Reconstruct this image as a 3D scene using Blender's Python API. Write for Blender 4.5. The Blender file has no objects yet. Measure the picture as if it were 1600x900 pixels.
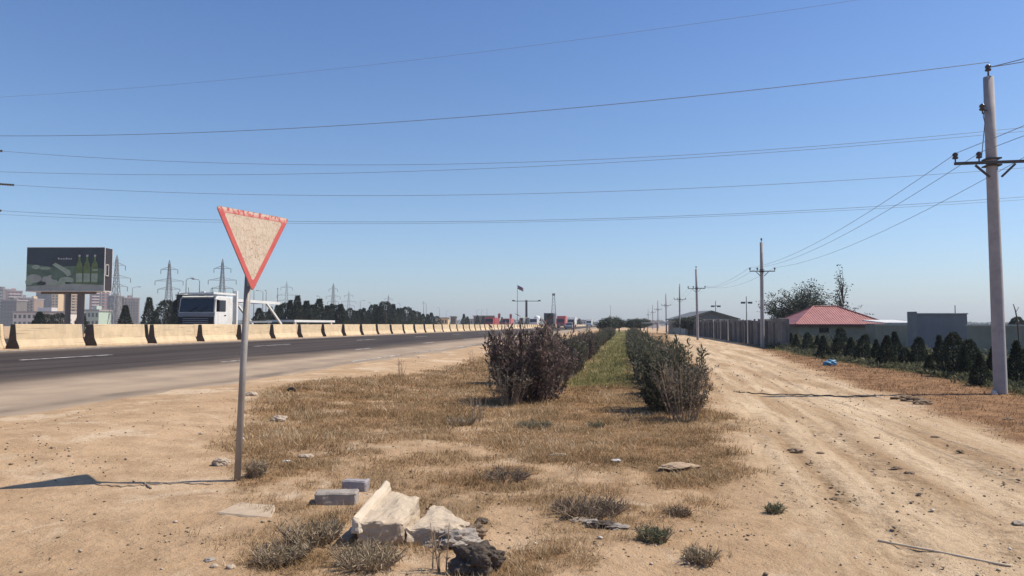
import bpy, bmesh, math, random
import numpy as np
from mathutils import Vector, Matrix, noise as mnoise

random.seed(7)
RNG = np.random.default_rng(11)
R = math.radians
S = bpy.context.scene
COL = S.collection

# ------------------------------------------------------------------ camera, sky, sun, exposure
F = 1155.0                                   # focal length in photo pixels (1600 wide)
H = 1.5                                      # eye height
PITCH = math.atan(57.0 / F)
cam_d = bpy.data.cameras.new('camera')
cam_d.lens = 36.0 * F / 1600.0
cam_d.sensor_width = 36.0
cam_d.clip_start = 0.05
cam_d.clip_end = 6000
cam = bpy.data.objects.new('camera', cam_d)
COL.objects.link(cam)
cam.location = (0, 0, H)
cam.rotation_euler = (R(90) + PITCH, 0, 0)
S.camera = cam

SUN_DIR = Vector((1.92, 0.23, 2.62)).normalized()
SUN_EL = math.asin(SUN_DIR.z)
SUN_AZ = math.atan2(SUN_DIR.x, SUN_DIR.y)
world = bpy.data.worlds.new('World')
S.world = world
world.use_nodes = True
wn = world.node_tree
bg = wn.nodes['Background']
sky = wn.nodes.new('ShaderNodeTexSky')
sky.sky_type = 'NISHITA'
sky.sun_disc = False
sky.sun_elevation = SUN_EL
sky.sun_rotation = SUN_AZ
sky.altitude = 0
sky.air_density = 1.25
sky.dust_density = .7
sky.ozone_density = 4.0
# the summer air is bluer than the model's: tint it, more so toward the horizon
tc = wn.nodes.new('ShaderNodeTexCoord'); sx = wn.nodes.new('ShaderNodeSeparateXYZ'); wn.links.new(tc.outputs['Generated'], sx.inputs[0])
rp = wn.nodes.new('ShaderNodeValToRGB'); wn.links.new(sx.outputs[2], rp.inputs['Fac'])
rp.color_ramp.elements[0].position = 0.0; rp.color_ramp.elements[0].color = (.78, .90, 1.20, 1)
rp.color_ramp.elements[1].position = .45; rp.color_ramp.elements[1].color = (.53, .665, .90, 1)
e_ = rp.color_ramp.elements.new(.18); e_.color = (.68, .78, .95, 1)
mu = wn.nodes.new('ShaderNodeMix'); mu.data_type = 'RGBA'; mu.blend_type = 'MULTIPLY'; mu.inputs[0].default_value = 1.0
wn.links.new(sky.outputs['Color'], mu.inputs[6]); wn.links.new(rp.outputs['Color'], mu.inputs[7])
wn.links.new(mu.outputs[2], bg.inputs['Color'])
bg.inputs['Strength'].default_value = 0.108

sun_d = bpy.data.lights.new('sun', 'SUN')
sun_d.energy = 4.3
sun_d.angle = R(0.5)
sun_d.color = (1.0, 0.92, 0.79)
sun = bpy.data.objects.new('sun', sun_d)
COL.objects.link(sun)
sun.rotation_euler = SUN_DIR.to_track_quat('Z', 'Y').to_euler()

S.view_settings.view_transform = 'Standard'
S.view_settings.look = 'None'
S.view_settings.exposure = 0.38
S.view_settings.gamma = 1.0
S.render.engine = 'CYCLES'
S.cycles.max_bounces = 6
S.cycles.transparent_max_bounces = 8

# ------------------------------------------------------------------ numbers: noise, projection, terrain
def _hash(ix, iy, seed):
    h = (ix.astype(np.int64) * 374761393 + iy.astype(np.int64) * 668265263 + seed * 974711) & 0x7fffffff
    h = ((h ^ (h >> 13)) * 1274126177) & 0x7fffffff
    return ((h ^ (h >> 16)) & 0xffff) / 65535.0

def vnoise(x, y, seed=0):
    x = np.asarray(x, float); y = np.asarray(y, float)
    ix = np.floor(x); iy = np.floor(y)
    fx = x - ix; fy = y - iy
    fx = fx * fx * (3 - 2 * fx); fy = fy * fy * (3 - 2 * fy)
    a = _hash(ix, iy, seed); b = _hash(ix + 1, iy, seed)
    c = _hash(ix, iy + 1, seed); d = _hash(ix + 1, iy + 1, seed)
    return (a + (b - a) * fx) * (1 - fy) + (c + (d - c) * fx) * fy

def fbm(x, y, seed=0, octv=4):
    s = 0; a = 0.5; t = 0
    for k in range(octv):
        s = s + a * vnoise(np.asarray(x) * 2 ** k + 13.1 * k, np.asarray(y) * 2 ** k - 7.7 * k, seed + k)
        t += a; a *= 0.5
    return s / t

def sst(a, b, x):
    t = np.clip((np.asarray(x, float) - a) / (b - a), 0, 1)
    return t * t * (3 - 2 * t)

A_ROAD = math.atan(0.1515)
SA, CA = math.sin(A_ROAD), math.cos(A_ROAD)
def lat_s(x, y):
    return -CA * np.asarray(x) + SA * np.asarray(y), SA * np.asarray(x) + CA * np.asarray(y)
def RL(lat, s):
    return (-CA * lat + SA * s, SA * lat + CA * s)

def roadz(lat):
    return 0.2 + 0.0236 * (np.asarray(lat, float) - 8.5)

CP, SP = math.cos(PITCH), math.sin(PITCH)
def ray(px, py):
    u = (px - 800) / F; v = (450 - py) / F
    return np.array([u, CP - v * SP, SP + v * CP])
def at(px, py, depth):
    d = ray(px, py); d = d * (depth / d[1])
    return (float(d[0]), float(d[1]), float(H + d[2]))
def flat(px, py, z=0.0):
    d = ray(px, py); t = (z - H) / d[2]
    return (float(d[0] * t), float(d[1] * t))

def sdf(poly, x, y):
    """signed distance (positive inside) of points to a polygon, in metres"""
    P = np.array(poly); n = len(P)
    d2 = np.full(x.shape, 1e18); inside = np.zeros(x.shape, bool)
    for i in range(n):
        ax, ay = P[i]; bx, by = P[(i + 1) % n]
        ex, ey = bx - ax, by - ay
        t = np.clip(((x - ax) * ex + (y - ay) * ey) / max(ex * ex + ey * ey, 1e-9), 0, 1)
        d2 = np.minimum(d2, (x - ax - t * ex) ** 2 + (y - ay - t * ey) ** 2)
        c = ((ay > y) != (by > y))
        with np.errstate(divide='ignore', invalid='ignore'):
            xi = ax + (y - ay) * ex / (ey if abs(ey) > 1e-12 else 1e-12)
        inside ^= c & (x < xi)
    return np.where(inside, 1, -1) * np.sqrt(d2)

def gp(pts):
    return [flat(*p) for p in pts]

P_DRY = gp([(940, 515), (1042, 521), (1068, 548), (1098, 590), (1113, 640), (1140, 690), (1172, 742), (1110, 764), (1000, 757),
            (900, 738), (800, 716), (700, 697), (640, 688), (560, 700), (500, 735), (430, 748), (385, 752), (372, 700), (385, 645), (420, 622),
            (480, 608), (560, 600), (650, 588), (720, 572), (770, 555), (860, 535)])
P_GREEN2 = gp([(1062, 518), (1112, 522), (1182, 541), (1240, 555), (1240, 540), (1180, 525), (1120, 516)])
P_SPARSE = gp([(372, 640), (560, 610), (800, 600), (1100, 640), (1150, 760), (1040, 830), (930, 850), (900, 920), (640, 1000), (420, 960), (370, 830)])
P_MAT = gp([(830, 610), (1000, 590), (1085, 590), (1140, 690), (1165, 745), (1080, 755), (900, 722), (820, 690)])
P_GREEN = gp([(868, 606), (1010, 606), (992, 560), (988, 516), (955, 516), (930, 555)])
P_RIGHT = gp([(1108, 522), (1180, 543), (1260, 578), (1330, 601), (1395, 619), (1460, 648), (1600, 692), (1900, 790), (2600, 790), (2300, 600), (1600, 560), (1300, 535), (1180, 521)])
P_TRACK = gp([(1046, 520), (1068, 540), (1110, 590), (1130, 640), (1165, 705), (1190, 760), (1260, 900), (1300, 1100), (2600, 1100), (2400, 880), (1600, 694),
              (1460, 650), (1390, 621), (1330, 604), (1260, 581), (1180, 546), (1108, 523)])
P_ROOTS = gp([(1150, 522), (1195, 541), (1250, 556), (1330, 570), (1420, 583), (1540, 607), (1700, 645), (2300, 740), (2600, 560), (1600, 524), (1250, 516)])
# small clumps of grass and weeds in the bare foreground: px, py, half width px, half height px, strength
CLUMPS = [(440, 862, 60, 22, 1), (510, 815, 45, 22, .9), (560, 880, 45, 14, .9), (760, 745, 110, 24, .85), (690, 718, 60, 14, .7), (800, 737, 55, 8, .9),
          (940, 795, 75, 17, 1), (1030, 800, 40, 10, .7), (850, 868, 85, 26, 1), (800, 895, 70, 20, 1), (410, 745, 35, 18, .8),
          (960, 842, 50, 7, .4), (1100, 872, 30, 12, .5), (600, 655, 70, 18, .6), (450, 790, 50, 10, .5), (680, 860, 45, 12, .6), (1090, 650, 60, 22, .8)]
CLG = [(flat(px, py), max(0.08, wx / F * flat(px, py)[1]), abs(flat(px, py - wy)[1] - flat(px, py + wy)[1]) / 2, k) for px, py, wx, wy, k in CLUMPS]
# ruts of the dirt track as polylines (pixels) with half width and depth in metres
RUTS = [(gp([(1078, 528), (1150, 560), (1230, 600), (1330, 690), (1420, 755), (1500, 805), (1620, 880)]), .16, .05),
        (gp([(1100, 530), (1210, 566), (1330, 625), (1420, 672), (1520, 720), (1640, 775)]), .22, .035),
        (gp([(1062, 530), (1130, 600), (1200, 660), (1260, 720), (1340, 790), (1450, 880)]), .12, .03),
        (gp([(1070, 529), (1150, 590), (1230, 640), (1290, 680), (1380, 740)]), .14, .03),
        (gp([(1040, 600 - 60), (1090, 580), (1125, 620), (1210, 720), (1240, 790)]), .1, .02),
        (gp([(235, 960), (190, 840), (185, 740), (225, 670), (320, 615), (430, 585)]), .16, .008), (gp([(90, 960), (60, 830), (75, 730), (140, 660), (250, 612)]), .16, .008)]

def polydist(pl, x, y):
    d = np.full(x.shape, 1e9)
    for (ax, ay), (bx, by) in zip(pl[:-1], pl[1:]):
        ex, ey = bx - ax, by - ay
        t = np.clip(((x - ax) * ex + (y - ay) * ey) / (ex * ex + ey * ey), 0, 1)
        d = np.minimum(d, np.hypot(x - ax - t * ex, y - ay - t * ey))
    return d

def masks(x, y):
    """dry grass, green, track, rut, brown verge : 0..1"""
    x = np.asarray(x, float); y = np.asarray(y, float)
    n1 = fbm(x * .9, y * .9, 3, 4) - .5
    n2 = fbm(x * 4, y * 4, 9, 3) - .5
    wig = n1 * 1.1 + n2 * .5
    r = np.hypot(x, y)
    dry = sst(-.12, .3, sdf(P_DRY, x, y) + wig * .75)
    dry = dry * (.12 + .88 * sst(.31, .50, fbm(x * 1.6, y * 1.6, 21, 5) + .10 * sst(8, 13, r) + .2 * sst(-.4, .5, sdf(P_MAT, x, y))))
    dry = np.maximum(dry, .62 * sst(-.2, .4, sdf(P_SPARSE, x, y) + wig) * sst(.46, .64, fbm(x * 2.3 + 5, y * 2.3, 24, 5)))
    for (cx, cy), wx, wy, k in CLG:
        e = np.hypot((x - cx) / wx, (y - cy) / wy)
        dry = np.maximum(dry, k * sst(1.15, .5, e + n2 * 1.2))
    green = sst(-.3, .5, sdf(P_GREEN, x, y) + wig * .6)
    green = np.maximum(green, .9 * sst(-.3, .8, sdf(P_GREEN2, x, y) + wig * .8))
    verge = sst(-.2, .5, sdf(P_RIGHT, x, y) + wig * .9)
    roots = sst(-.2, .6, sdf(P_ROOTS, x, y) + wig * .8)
    track = sst(-.3, .5, sdf(P_TRACK, x, y) + wig * .4)
    rut = np.zeros_like(x)
    for pl, w, dep in RUTS:
        dd = polydist(pl, x + n1 * .35, y)
        rut = np.maximum(rut, min(1, dep / .03) * np.exp(-(dd / w) ** 2) * sst(.25, .6, fbm(x * .5, y * .5, 40, 3)))
    return dry, green, track, rut, verge, roots

def gz(x, y, detail=True):
    x = np.asarray(x, float); y = np.asarray(y, float)
    lat, s = lat_s(x, y)
    z = np.zeros_like(lat)
    rz = roadz(np.clip(lat, 8.5, 23.3))
    z = sst(4.2, 7.4, lat) * (roadz(np.clip(lat, 7.4, 23.3)) + .014)
    z = z - .05 * sst(8.3, 9.4, lat) * (1 - sst(22.9, 23.0, lat))
    z = z - .5 * sst(40, 60, lat)
    z = z - .9 * sst(-11.6, -15.0, lat)
    r = np.hypot(x, y)
    fade = 1 - sst(25, 90, r)
    onroad = sst(8.4, 9.6, lat)
    k = fade * (1 - onroad) + .0
    if detail:
        u_, w_ = lat_s(x, y); tk_ = sst(-2.6, -4.4, lat) * (1 - sst(-8.4, -9.4, lat))
        b = (fbm(x * .45, y * .45, 5, 3) - .5) * .09 * (1 - sst(4, 7, lat)) * (1 - .85 * tk_) + (fbm(x * 2.1, y * 2.1, 6, 3) - .5) * .04 * (1 - .7 * tk_) + (fbm(x * 7, y * 7, 8, 3) - .5) * .018
        b = b + tk_ * ((fbm(u_ * 2.6, w_ * .22, 15, 3) - .5) * .014 + (fbm(u_ * 9, w_ * 1.2, 16, 2) - .5) * .016)
        z = z + b * k * (1 - .65 * sst(3.2, 5.0, lat))
        z = z + (vnoise(x * .8, y * .8, 61) - .55) * .05 * sst(7.2, 8.2, lat) * (1 - sst(8.6, 9.6, lat)) * fade
    return z

def gz1(x, y):
    return float(gz(np.array([x]), np.array([y]))[0])

def G(px, py):
    """the ground point seen at a photo pixel"""
    d = ray(px, py)
    ts = np.geomspace(1.5, 400, 1500)
    X = d[0] * ts; Y = d[1] * ts; Z = H + d[2] * ts
    below = np.nonzero(Z < gz(X, Y))[0]
    i = below[0] if len(below) else len(ts) - 1
    return (float(X[i]), float(Y[i]), gz1(X[i], Y[i]))

# ------------------------------------------------------------------ materials
def srgb(r, g, b):
    f = lambda c: (c / 255 / 12.92) if c <= 10 else ((c / 255 + .055) / 1.055) ** 2.4
    return (f(r), f(g), f(b), 1)

class NT:
    def __init__(self, m):
        m.use_nodes = True
        self.t = m.node_tree; self.n = self.t.nodes; self.l = self.t.links
        self.b = self.n['Principled BSDF']
    def node(self, typ, **kw):
        nd = self.n.new(typ)
        for k, v in kw.items():
            setattr(nd, k, v)
        return nd
    def put(self, sock, val):
        if hasattr(val, 'is_output'):
            self.l.new(val, sock)
        else:
            sock.default_value = val
    def noise(self, scale, detail=4, vec=None, rough=.55, dist=0):
        nd = self.node('ShaderNodeTexNoise')
        nd.inputs['Scale'].default_value = scale; nd.inputs['Detail'].default_value = detail
        nd.inputs['Roughness'].default_value = rough; nd.inputs['Distortion'].default_value = dist
        if vec is not None: self.l.new(vec, nd.inputs['Vector'])
        return nd.outputs['Fac']
    def ramp(self, fac, stops):
        nd = self.node('ShaderNodeValToRGB')
        e = nd.color_ramp.elements
        while len(e) < len(stops): e.new(.5)
        for el, (p, c) in zip(e, stops):
            el.position = p
            el.color = c if not isinstance(c, (int, float)) else (c, c, c, 1)
        self.l.new(fac, nd.inputs['Fac'])
        return nd.outputs['Color']
    def mix(self, fac, a, b, mode='MIX'):
        nd = self.node('ShaderNodeMix', data_type='RGBA', blend_type=mode)
        self.put(nd.inputs[0], fac); self.put(nd.inputs[6], a); self.put(nd.inputs[7], b)
        return nd.outputs[2]
    def math(self, op, a, b=0.0, clamp=False):
        nd = self.node('ShaderNodeMath', operation=op, use_clamp=clamp)
        self.put(nd.inputs[0], a); self.put(nd.inputs[1], b)
        return nd.outputs[0]
    def coord(self, which='Object', scale=None, rot=None):
        o = self.node('ShaderNodeTexCoord').outputs[which]
        if scale or rot:
            mp = self.node('ShaderNodeMapping')
            if scale: mp.inputs['Scale'].default_value = scale
            if rot: mp.inputs['Rotation'].default_value = rot
            self.l.new(o, mp.inputs['Vector']); o = mp.outputs[0]
        return o
    def bump(self, h, strength=.5, dist=.02):
        nd = self.node('ShaderNodeBump')
        nd.inputs['Strength'].default_value = strength; nd.inputs['Distance'].default_value = dist
        self.l.new(h, nd.inputs['Height']); self.l.new(nd.outputs[0], self.b.inputs['Normal'])
    def attr(self, name, out='Fac'):
        nd = self.node('ShaderNodeAttribute', attribute_name=name)
        return nd.outputs[out]

MATS = {}
def mat(name, col, rough=.8, var=.18, scale=6, metal=0, bump=0, bscale=40, spec=.3, stain=None):
    """a plain surface with worn, uneven colour"""
    if name in MATS: return MATS[name]
    m = bpy.data.materials.new(name); t = NT(m)
    if len(col) == 3: col = (*col, 1)
    v = t.coord()
    n = t.noise(scale, 5, v)
    c = t.mix(t.ramp(n, [(.3, 0), (.7, 1)]), tuple(x * (1 - var) for x in col[:3]) + (1,), tuple(min(1, x * (1 + var)) for x in col[:3]) + (1,))
    if stain:
        n2 = t.noise(scale * .35, 6, v, .65)
        c = t.mix(t.ramp(n2, [(.52, 0), (.68, .8)]), c, stain if len(stain) == 4 else (*stain, 1))
    t.put(t.b.inputs['Base Color'], c)
    t.b.inputs['Roughness'].default_value = rough
    t.b.inputs['Metallic'].default_value = metal
    t.b.inputs['Specular IOR Level'].default_value = spec
    if bump: t.bump(t.noise(bscale, 6, v), bump, .01)
    MATS[name] = m
    return m

def leafmat(name, stops, rough=.55, trans=.25):
    m = bpy.data.materials.new(name); t = NT(m)
    c = t.ramp(t.attr('tint'), stops)
    t.put(t.b.inputs['Base Color'], c)
    t.b.inputs['Roughness'].default_value = rough
    t.b.inputs['Specular IOR Level'].default_value = .25
    tr = t.node('ShaderNodeBsdfTranslucent'); t.put(tr.inputs['Color'], c)
    mx = t.node('ShaderNodeMixShader'); mx.inputs[0].default_value = trans
    t.l.new(t.b.outputs[0], mx.inputs[1]); t.l.new(tr.outputs[0], mx.inputs[2])
    t.l.new(mx.outputs[0], t.n['Material Output'].inputs['Surface'])
    return m

# ------------------------------------------------------------------ mesh helpers
def smooth(me):
    me.polygons.foreach_set('use_smooth', np.ones(len(me.polygons), bool))

def link(name, me, m, parent=None, loc=(0, 0, 0), rz=0, rot=None):
    o = bpy.data.objects.new(name, me); COL.objects.link(o)
    if m is not None:
        for x in (m if isinstance(m, (list, tuple)) else [m]): me.materials.append(x)
    o.location = loc
    o.rotation_euler = rot if rot else (0, 0, rz)
    if parent: o.parent = parent
    return o

class MB:
    """collects shapes, then links them as one mesh object"""
    def __init__(self): self.v = []; self.f = []; self.mi = []; self.cur = 0
    def mesh(self, vs, fs):
        b = len(self.v); self.v += [tuple(p) for p in vs]
        for f in fs: self.f.append(tuple(b + i for i in f)); self.mi.append(self.cur)
        return self
    def box(self, x0, x1, y0, y1, z0, z1):
        vs = [(x, y, z) for z in (z0, z1) for y in (y0, y1) for x in (x0, x1)]
        return self.mesh(vs, [(0, 2, 3, 1), (4, 5, 7, 6), (0, 1, 5, 4), (2, 6, 7, 3), (0, 4, 6, 2), (1, 3, 7, 5)])
    def bar(self, p, q, w, h=None):
        """a square bar from p to q"""
        h = h or w
        p = Vector(p); q = Vector(q); d = (q - p).normalized()
        up = Vector((0, 0, 1)) if abs(d.z) < .95 else Vector((0, 1, 0))
        a = d.cross(up).normalized() * (w / 2); b = a.cross(d).normalized() * (h / 2)
        vs = [p - a - b, p + a - b, p + a + b, p - a + b, q - a - b, q + a - b, q + a + b, q - a + b]
        return self.mesh(vs, [(0, 1, 2, 3), (7, 6, 5, 4), (0, 4, 5, 1), (1, 5, 6, 2), (2, 6, 7, 3), (3, 7, 4, 0)])
    def tube(self, pts, r, n=8, cap=True):
        pts = [Vector(p) for p in pts]
        rs = r if isinstance(r, (list, tuple)) else [r] * len(pts)
        vs = []; fs = []
        prev = None
        for i, p in enumerate(pts):
            d = (pts[min(i + 1, len(pts) - 1)] - pts[max(i - 1, 0)]).normalized()
            if prev is None:
                up = Vector((0, 0, 1)) if abs(d.z) < .9 else Vector((1, 0, 0))
                a = d.cross(up).normalized()
            else:
                a = (prev - d * prev.dot(d)).normalized()
            prev = a; b = d.cross(a)
            for k in range(n):
                t = 2 * math.pi * k / n
                vs.append(p + (a * math.cos(t) + b * math.sin(t)) * rs[i])
        for i in range(len(pts) - 1):
            for k in range(n):
                fs.append((i * n + k, i * n + (k + 1) % n, (i + 1) * n + (k + 1) % n, (i + 1) * n + k))
        if cap:
            fs.append(tuple(range(n - 1, -1, -1))); fs.append(tuple((len(pts) - 1) * n + k for k in range(n)))
        return self.mesh(vs, fs)
    def prism(self, poly, y0, y1, axis='y'):
        """a 2D outline given a thickness; axis y: outline is (x,z); x: (y,z); z: (x,y)"""
        n = len(poly)
        put = {'y': lambda a, b, t: (a, t, b), 'x': lambda a, b, t: (t, a, b), 'z': lambda a, b, t: (a, b, t)}[axis]
        vs = [put(a, b, y0) for a, b in poly] + [put(a, b, y1) for a, b in poly]
        fs = [tuple(range(n)), tuple(range(2 * n - 1, n - 1, -1))] + [(i, n + i, n + (i + 1) % n, (i + 1) % n) for i in range(n)]
        return self.mesh(vs, fs)
    def disc(self, c, r, n=14, axis='y', th=.02):
        poly = [(r * math.cos(2 * math.pi * k / n), r * math.sin(2 * math.pi * k / n)) for k in range(n)]
        b = len(self.v)
        self.prism(poly, -th / 2, th / 2, axis)
        for i in range(b, len(self.v)):
            x, y, z = self.v[i]; self.v[i] = (x + c[0], y + c[1], z + c[2])
        return self
    def build(self, name, m, parent=None, loc=(0, 0, 0), rz=0, bevel=0, sm=False, rot=None):
        me = bpy.data.meshes.new(name)
        me.from_pydata(self.v, [], self.f)
        if any(self.mi): me.polygons.foreach_set('material_index', self.mi)
        bm = bmesh.new(); bm.from_mesh(me)
        bmesh.ops.recalc_face_normals(bm, faces=bm.faces)
        if bevel:
            es = [e for e in bm.edges if len(e.link_faces) == 2 and e.calc_face_angle(0) > .5]
            bmesh.ops.bevel(bm, geom=es, offset=bevel, segments=2, affect='EDGES', profile=.5, clamp_overlap=True)
        bm.to_mesh(me); bm.free()
        if sm: smooth(me)
        return link(name, me, m, parent, loc, rz, rot)

def npmesh(name, V, Fc, tint=None):
    """V (n,3), Fc (m,k) -> mesh, with one tint value per face"""
    me = bpy.data.meshes.new(name)
    n, k = Fc.shape
    me.vertices.add(len(V)); me.vertices.foreach_set('co', np.ascontiguousarray(V, np.float32).ravel())
    me.loops.add(n * k); me.loops.foreach_set('vertex_index', np.ascontiguousarray(Fc, np.int32).ravel())
    me.polygons.add(n); me.polygons.foreach_set('loop_start', np.arange(0, n * k, k, dtype=np.int32))
    me.polygons.foreach_set('loop_total', np.full(n, k, np.int32))
    me.update(calc_edges=True)
    if tint is not None:
        a = me.attributes.new('tint', 'FLOAT', 'FACE'); a.data.foreach_set('value', np.ascontiguousarray(tint, np.float32))
    me.validate()
    return me

def leaves(C, D, L, W, tint, rng):
    """one folded diamond leaf per centre C along direction D"""
    n = len(C)
    D = D / np.maximum(np.linalg.norm(D, axis=1, keepdims=True), 1e-9)
    Rv = rng.normal(size=(n, 3)); A = np.cross(D, Rv); A /= np.maximum(np.linalg.norm(A, axis=1, keepdims=True), 1e-9)
    L = np.asarray(L).reshape(-1, 1); W = np.asarray(W).reshape(-1, 1)
    V = np.empty((n, 4, 3))
    V[:, 0] = C; V[:, 1] = C + D * L * .45 + A * W * .5; V[:, 2] = C + D * L; V[:, 3] = C + D * L * .45 - A * W * .5
    return V.reshape(-1, 3), np.arange(n * 4).reshape(n, 4), tint

def empty(name, loc, rz=0, sc=1):
    o = bpy.data.objects.new(name, None); COL.objects.link(o)
    o.location = loc; o.rotation_euler = (0, 0, rz); o.scale = (sc,) * 3 if isinstance(sc, (int, float)) else sc
    o.empty_display_size = .2
    return o
def tag(o, label, cat, group=None, kind=None):
    o['label'] = label; o['category'] = cat
    if group: o['group'] = group
    if kind: o['kind'] = kind
    return o
KIDS = {}
def dup(o, parent=None):
    c = o.copy(); COL.objects.link(c)
    if parent is not None: c.parent = parent
    for ch in o.children: dup(ch, c)
    return c
ORD = 'first second third fourth fifth sixth seventh eighth ninth tenth eleventh twelfth thirteenth fourteenth fifteenth sixteenth seventeenth eighteenth nineteenth twentieth'.split()

# ------------------------------------------------------------------ ground
def ground_material():
    m = bpy.data.materials.new('dry_earth'); t = NT(m)
    v = t.coord()
    big = t.noise(.35, 5, v); mid = t.noise(2.2, 6, v, .6); fine = t.noise(14, 6, v, .65); grit = t.noise(70, 3, v, .7)
    sand = t.mix(t.ramp(big, [(.35, 0), (.65, 1)]), (.39, .265, .150, 1), (.48, .345, .215, 1))
    sand = t.mix(t.ramp(mid, [(.42, 0), (.62, .65)]), sand, (.30, .20, .115, 1))
    sand = t.mix(t.ramp(t.noise(.9, 6, v, .62, .6), [(.55, 0), (.64, .75)]), sand, (.55, .44, .31, 1))
    sand = t.mix(t.ramp(fine, [(.5, 0), (.72, .5)]), sand, (.52, .385, .25, 1))
    lump = t.noise(7, 7, v, .72)
    sand = t.mix(t.ramp(lump, [(.56, 0), (.70, .6)]), sand, (.24, .165, .10, 1))
    sand = t.mix(t.ramp(grit, [(.58, 0), (.72, .6)]), sand, (.17, .12, .075, 1))
    # wheel-worn pale track, streaked along its own direction
    vs = t.coord('Object', None, (0, 0, R(11)))
    mp2 = t.node('ShaderNodeMapping'); mp2.inputs['Scale'].default_value = (1.9, .16, 1); t.l.new(vs, mp2.inputs[0]); vs = mp2.outputs[0]
    st = t.noise(1.0, 7, vs, .68, .5)
    tr = t.mix(t.ramp(st, [(.36, 0), (.62, 1)]), (.35, .24, .138, 1), (.57, .445, .295, 1))
    tr = t.mix(t.ramp(t.noise(3.2, 7, vs, .7, .3), [(.54, 0), (.66, .55)]), tr, (.25, .165, .09, 1))
    tr = t.mix(t.ramp(lump, [(.57, 0), (.70, .6)]), tr, (.23, .155, .09, 1))
    tr = t.mix(t.ramp(fine, [(.52, 0), (.75, .6)]), tr, (.30, .21, .125, 1))
    tr = t.mix(t.ramp(grit, [(.64, 0), (.8, .4)]), tr, (.19, .14, .09, 1))
    a1 = t.node('ShaderNodeAttribute', attribute_name='cover'); a2 = t.node('ShaderNodeAttribute', attribute_name='wear')
    s1 = t.node('ShaderNodeSeparateColor'); t.l.new(a1.outputs['Color'], s1.inputs[0])
    s2 = t.node('ShaderNodeSeparateColor'); t.l.new(a2.outputs['Color'], s2.inputs[0])
    dry, green, track = s1.outputs; rut, verge, roots = s2.outputs
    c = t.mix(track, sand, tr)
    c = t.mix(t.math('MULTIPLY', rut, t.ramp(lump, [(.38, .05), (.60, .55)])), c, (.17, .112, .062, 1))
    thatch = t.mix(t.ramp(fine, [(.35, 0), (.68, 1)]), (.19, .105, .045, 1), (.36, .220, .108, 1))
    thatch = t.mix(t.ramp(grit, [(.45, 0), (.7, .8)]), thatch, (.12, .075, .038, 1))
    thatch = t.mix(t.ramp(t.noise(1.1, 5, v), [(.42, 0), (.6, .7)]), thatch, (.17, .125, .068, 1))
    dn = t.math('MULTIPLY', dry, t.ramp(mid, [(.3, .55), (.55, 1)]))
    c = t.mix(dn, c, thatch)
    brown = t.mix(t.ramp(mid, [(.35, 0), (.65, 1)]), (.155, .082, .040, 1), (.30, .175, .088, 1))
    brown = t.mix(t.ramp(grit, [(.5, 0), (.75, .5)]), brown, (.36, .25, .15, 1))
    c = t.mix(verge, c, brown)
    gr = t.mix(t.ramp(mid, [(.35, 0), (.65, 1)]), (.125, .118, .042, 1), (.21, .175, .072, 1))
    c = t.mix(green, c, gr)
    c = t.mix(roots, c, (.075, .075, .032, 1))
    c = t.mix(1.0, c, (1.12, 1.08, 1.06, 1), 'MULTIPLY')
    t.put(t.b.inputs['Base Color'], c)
    t.b.inputs['Roughness'].default_value = .95
    t.b.inputs['Specular IOR Level'].default_value = .1
    h = t.math('ADD', t.math('MULTIPLY', fine, .6), t.math('MULTIPLY', grit, .35))
    t.bump(t.math('ADD', h, t.math('MULTIPLY', lump, .7)), .8, .045)
    return m

ang = np.concatenate([np.linspace(-180, -56, 42)[:-1], np.linspace(-56, 56, 860), np.linspace(56, 180, 42)[1:-1]])
rad = np.concatenate([[.25, .6, 1.0, 1.5, 2.0, 2.6, 3.2], np.geomspace(3.6, 60, 560), np.geomspace(61, 2000, 110)])
AA, RR = np.meshgrid(np.radians(ang), rad)
gx = (RR * np.sin(AA)).ravel(); gy = (RR * np.cos(AA)).ravel()
dry, green, track, rut, verge, roots = masks(gx, gy)
hz = gz(gx, gy) - rut * .018 * (1 - sst(30, 60, np.hypot(gx, gy))) + (fbm(gx * 18, gy * 18, 77, 2) - .5) * .02 * dry
_l, _s = lat_s(gx, gy)
hz += rut * .007 * np.sin(_s * 2 * math.pi / .13 + 1.5 * np.sin(_l * 24)) * (1 - sst(7, 11, np.hypot(gx, gy)))   # tyre treads
na, nr = len(ang), len(rad)
idx = np.arange(na * nr).reshape(nr, na)
i2 = np.roll(idx, -1, axis=1)
quads = np.stack([idx[:-1], i2[:-1], i2[1:], idx[1:]], -1).reshape(-1, 4)
ctr = len(gx)
me = npmesh('ground', np.stack([gx, gy, hz], 1), quads[:, ::-1])
for nm, (a, b, c) in (('cover', (dry, green, track)), ('wear', (rut, verge, roots))):
    at_ = me.color_attributes.new(nm, 'FLOAT_COLOR', 'POINT')
    at_.data.foreach_set('color', np.stack([a, b, c, np.ones_like(a)], 1).astype(np.float32).ravel())
smooth(me)
o = link('ground', me, ground_material()); o['kind'] = 'structure'

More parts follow.
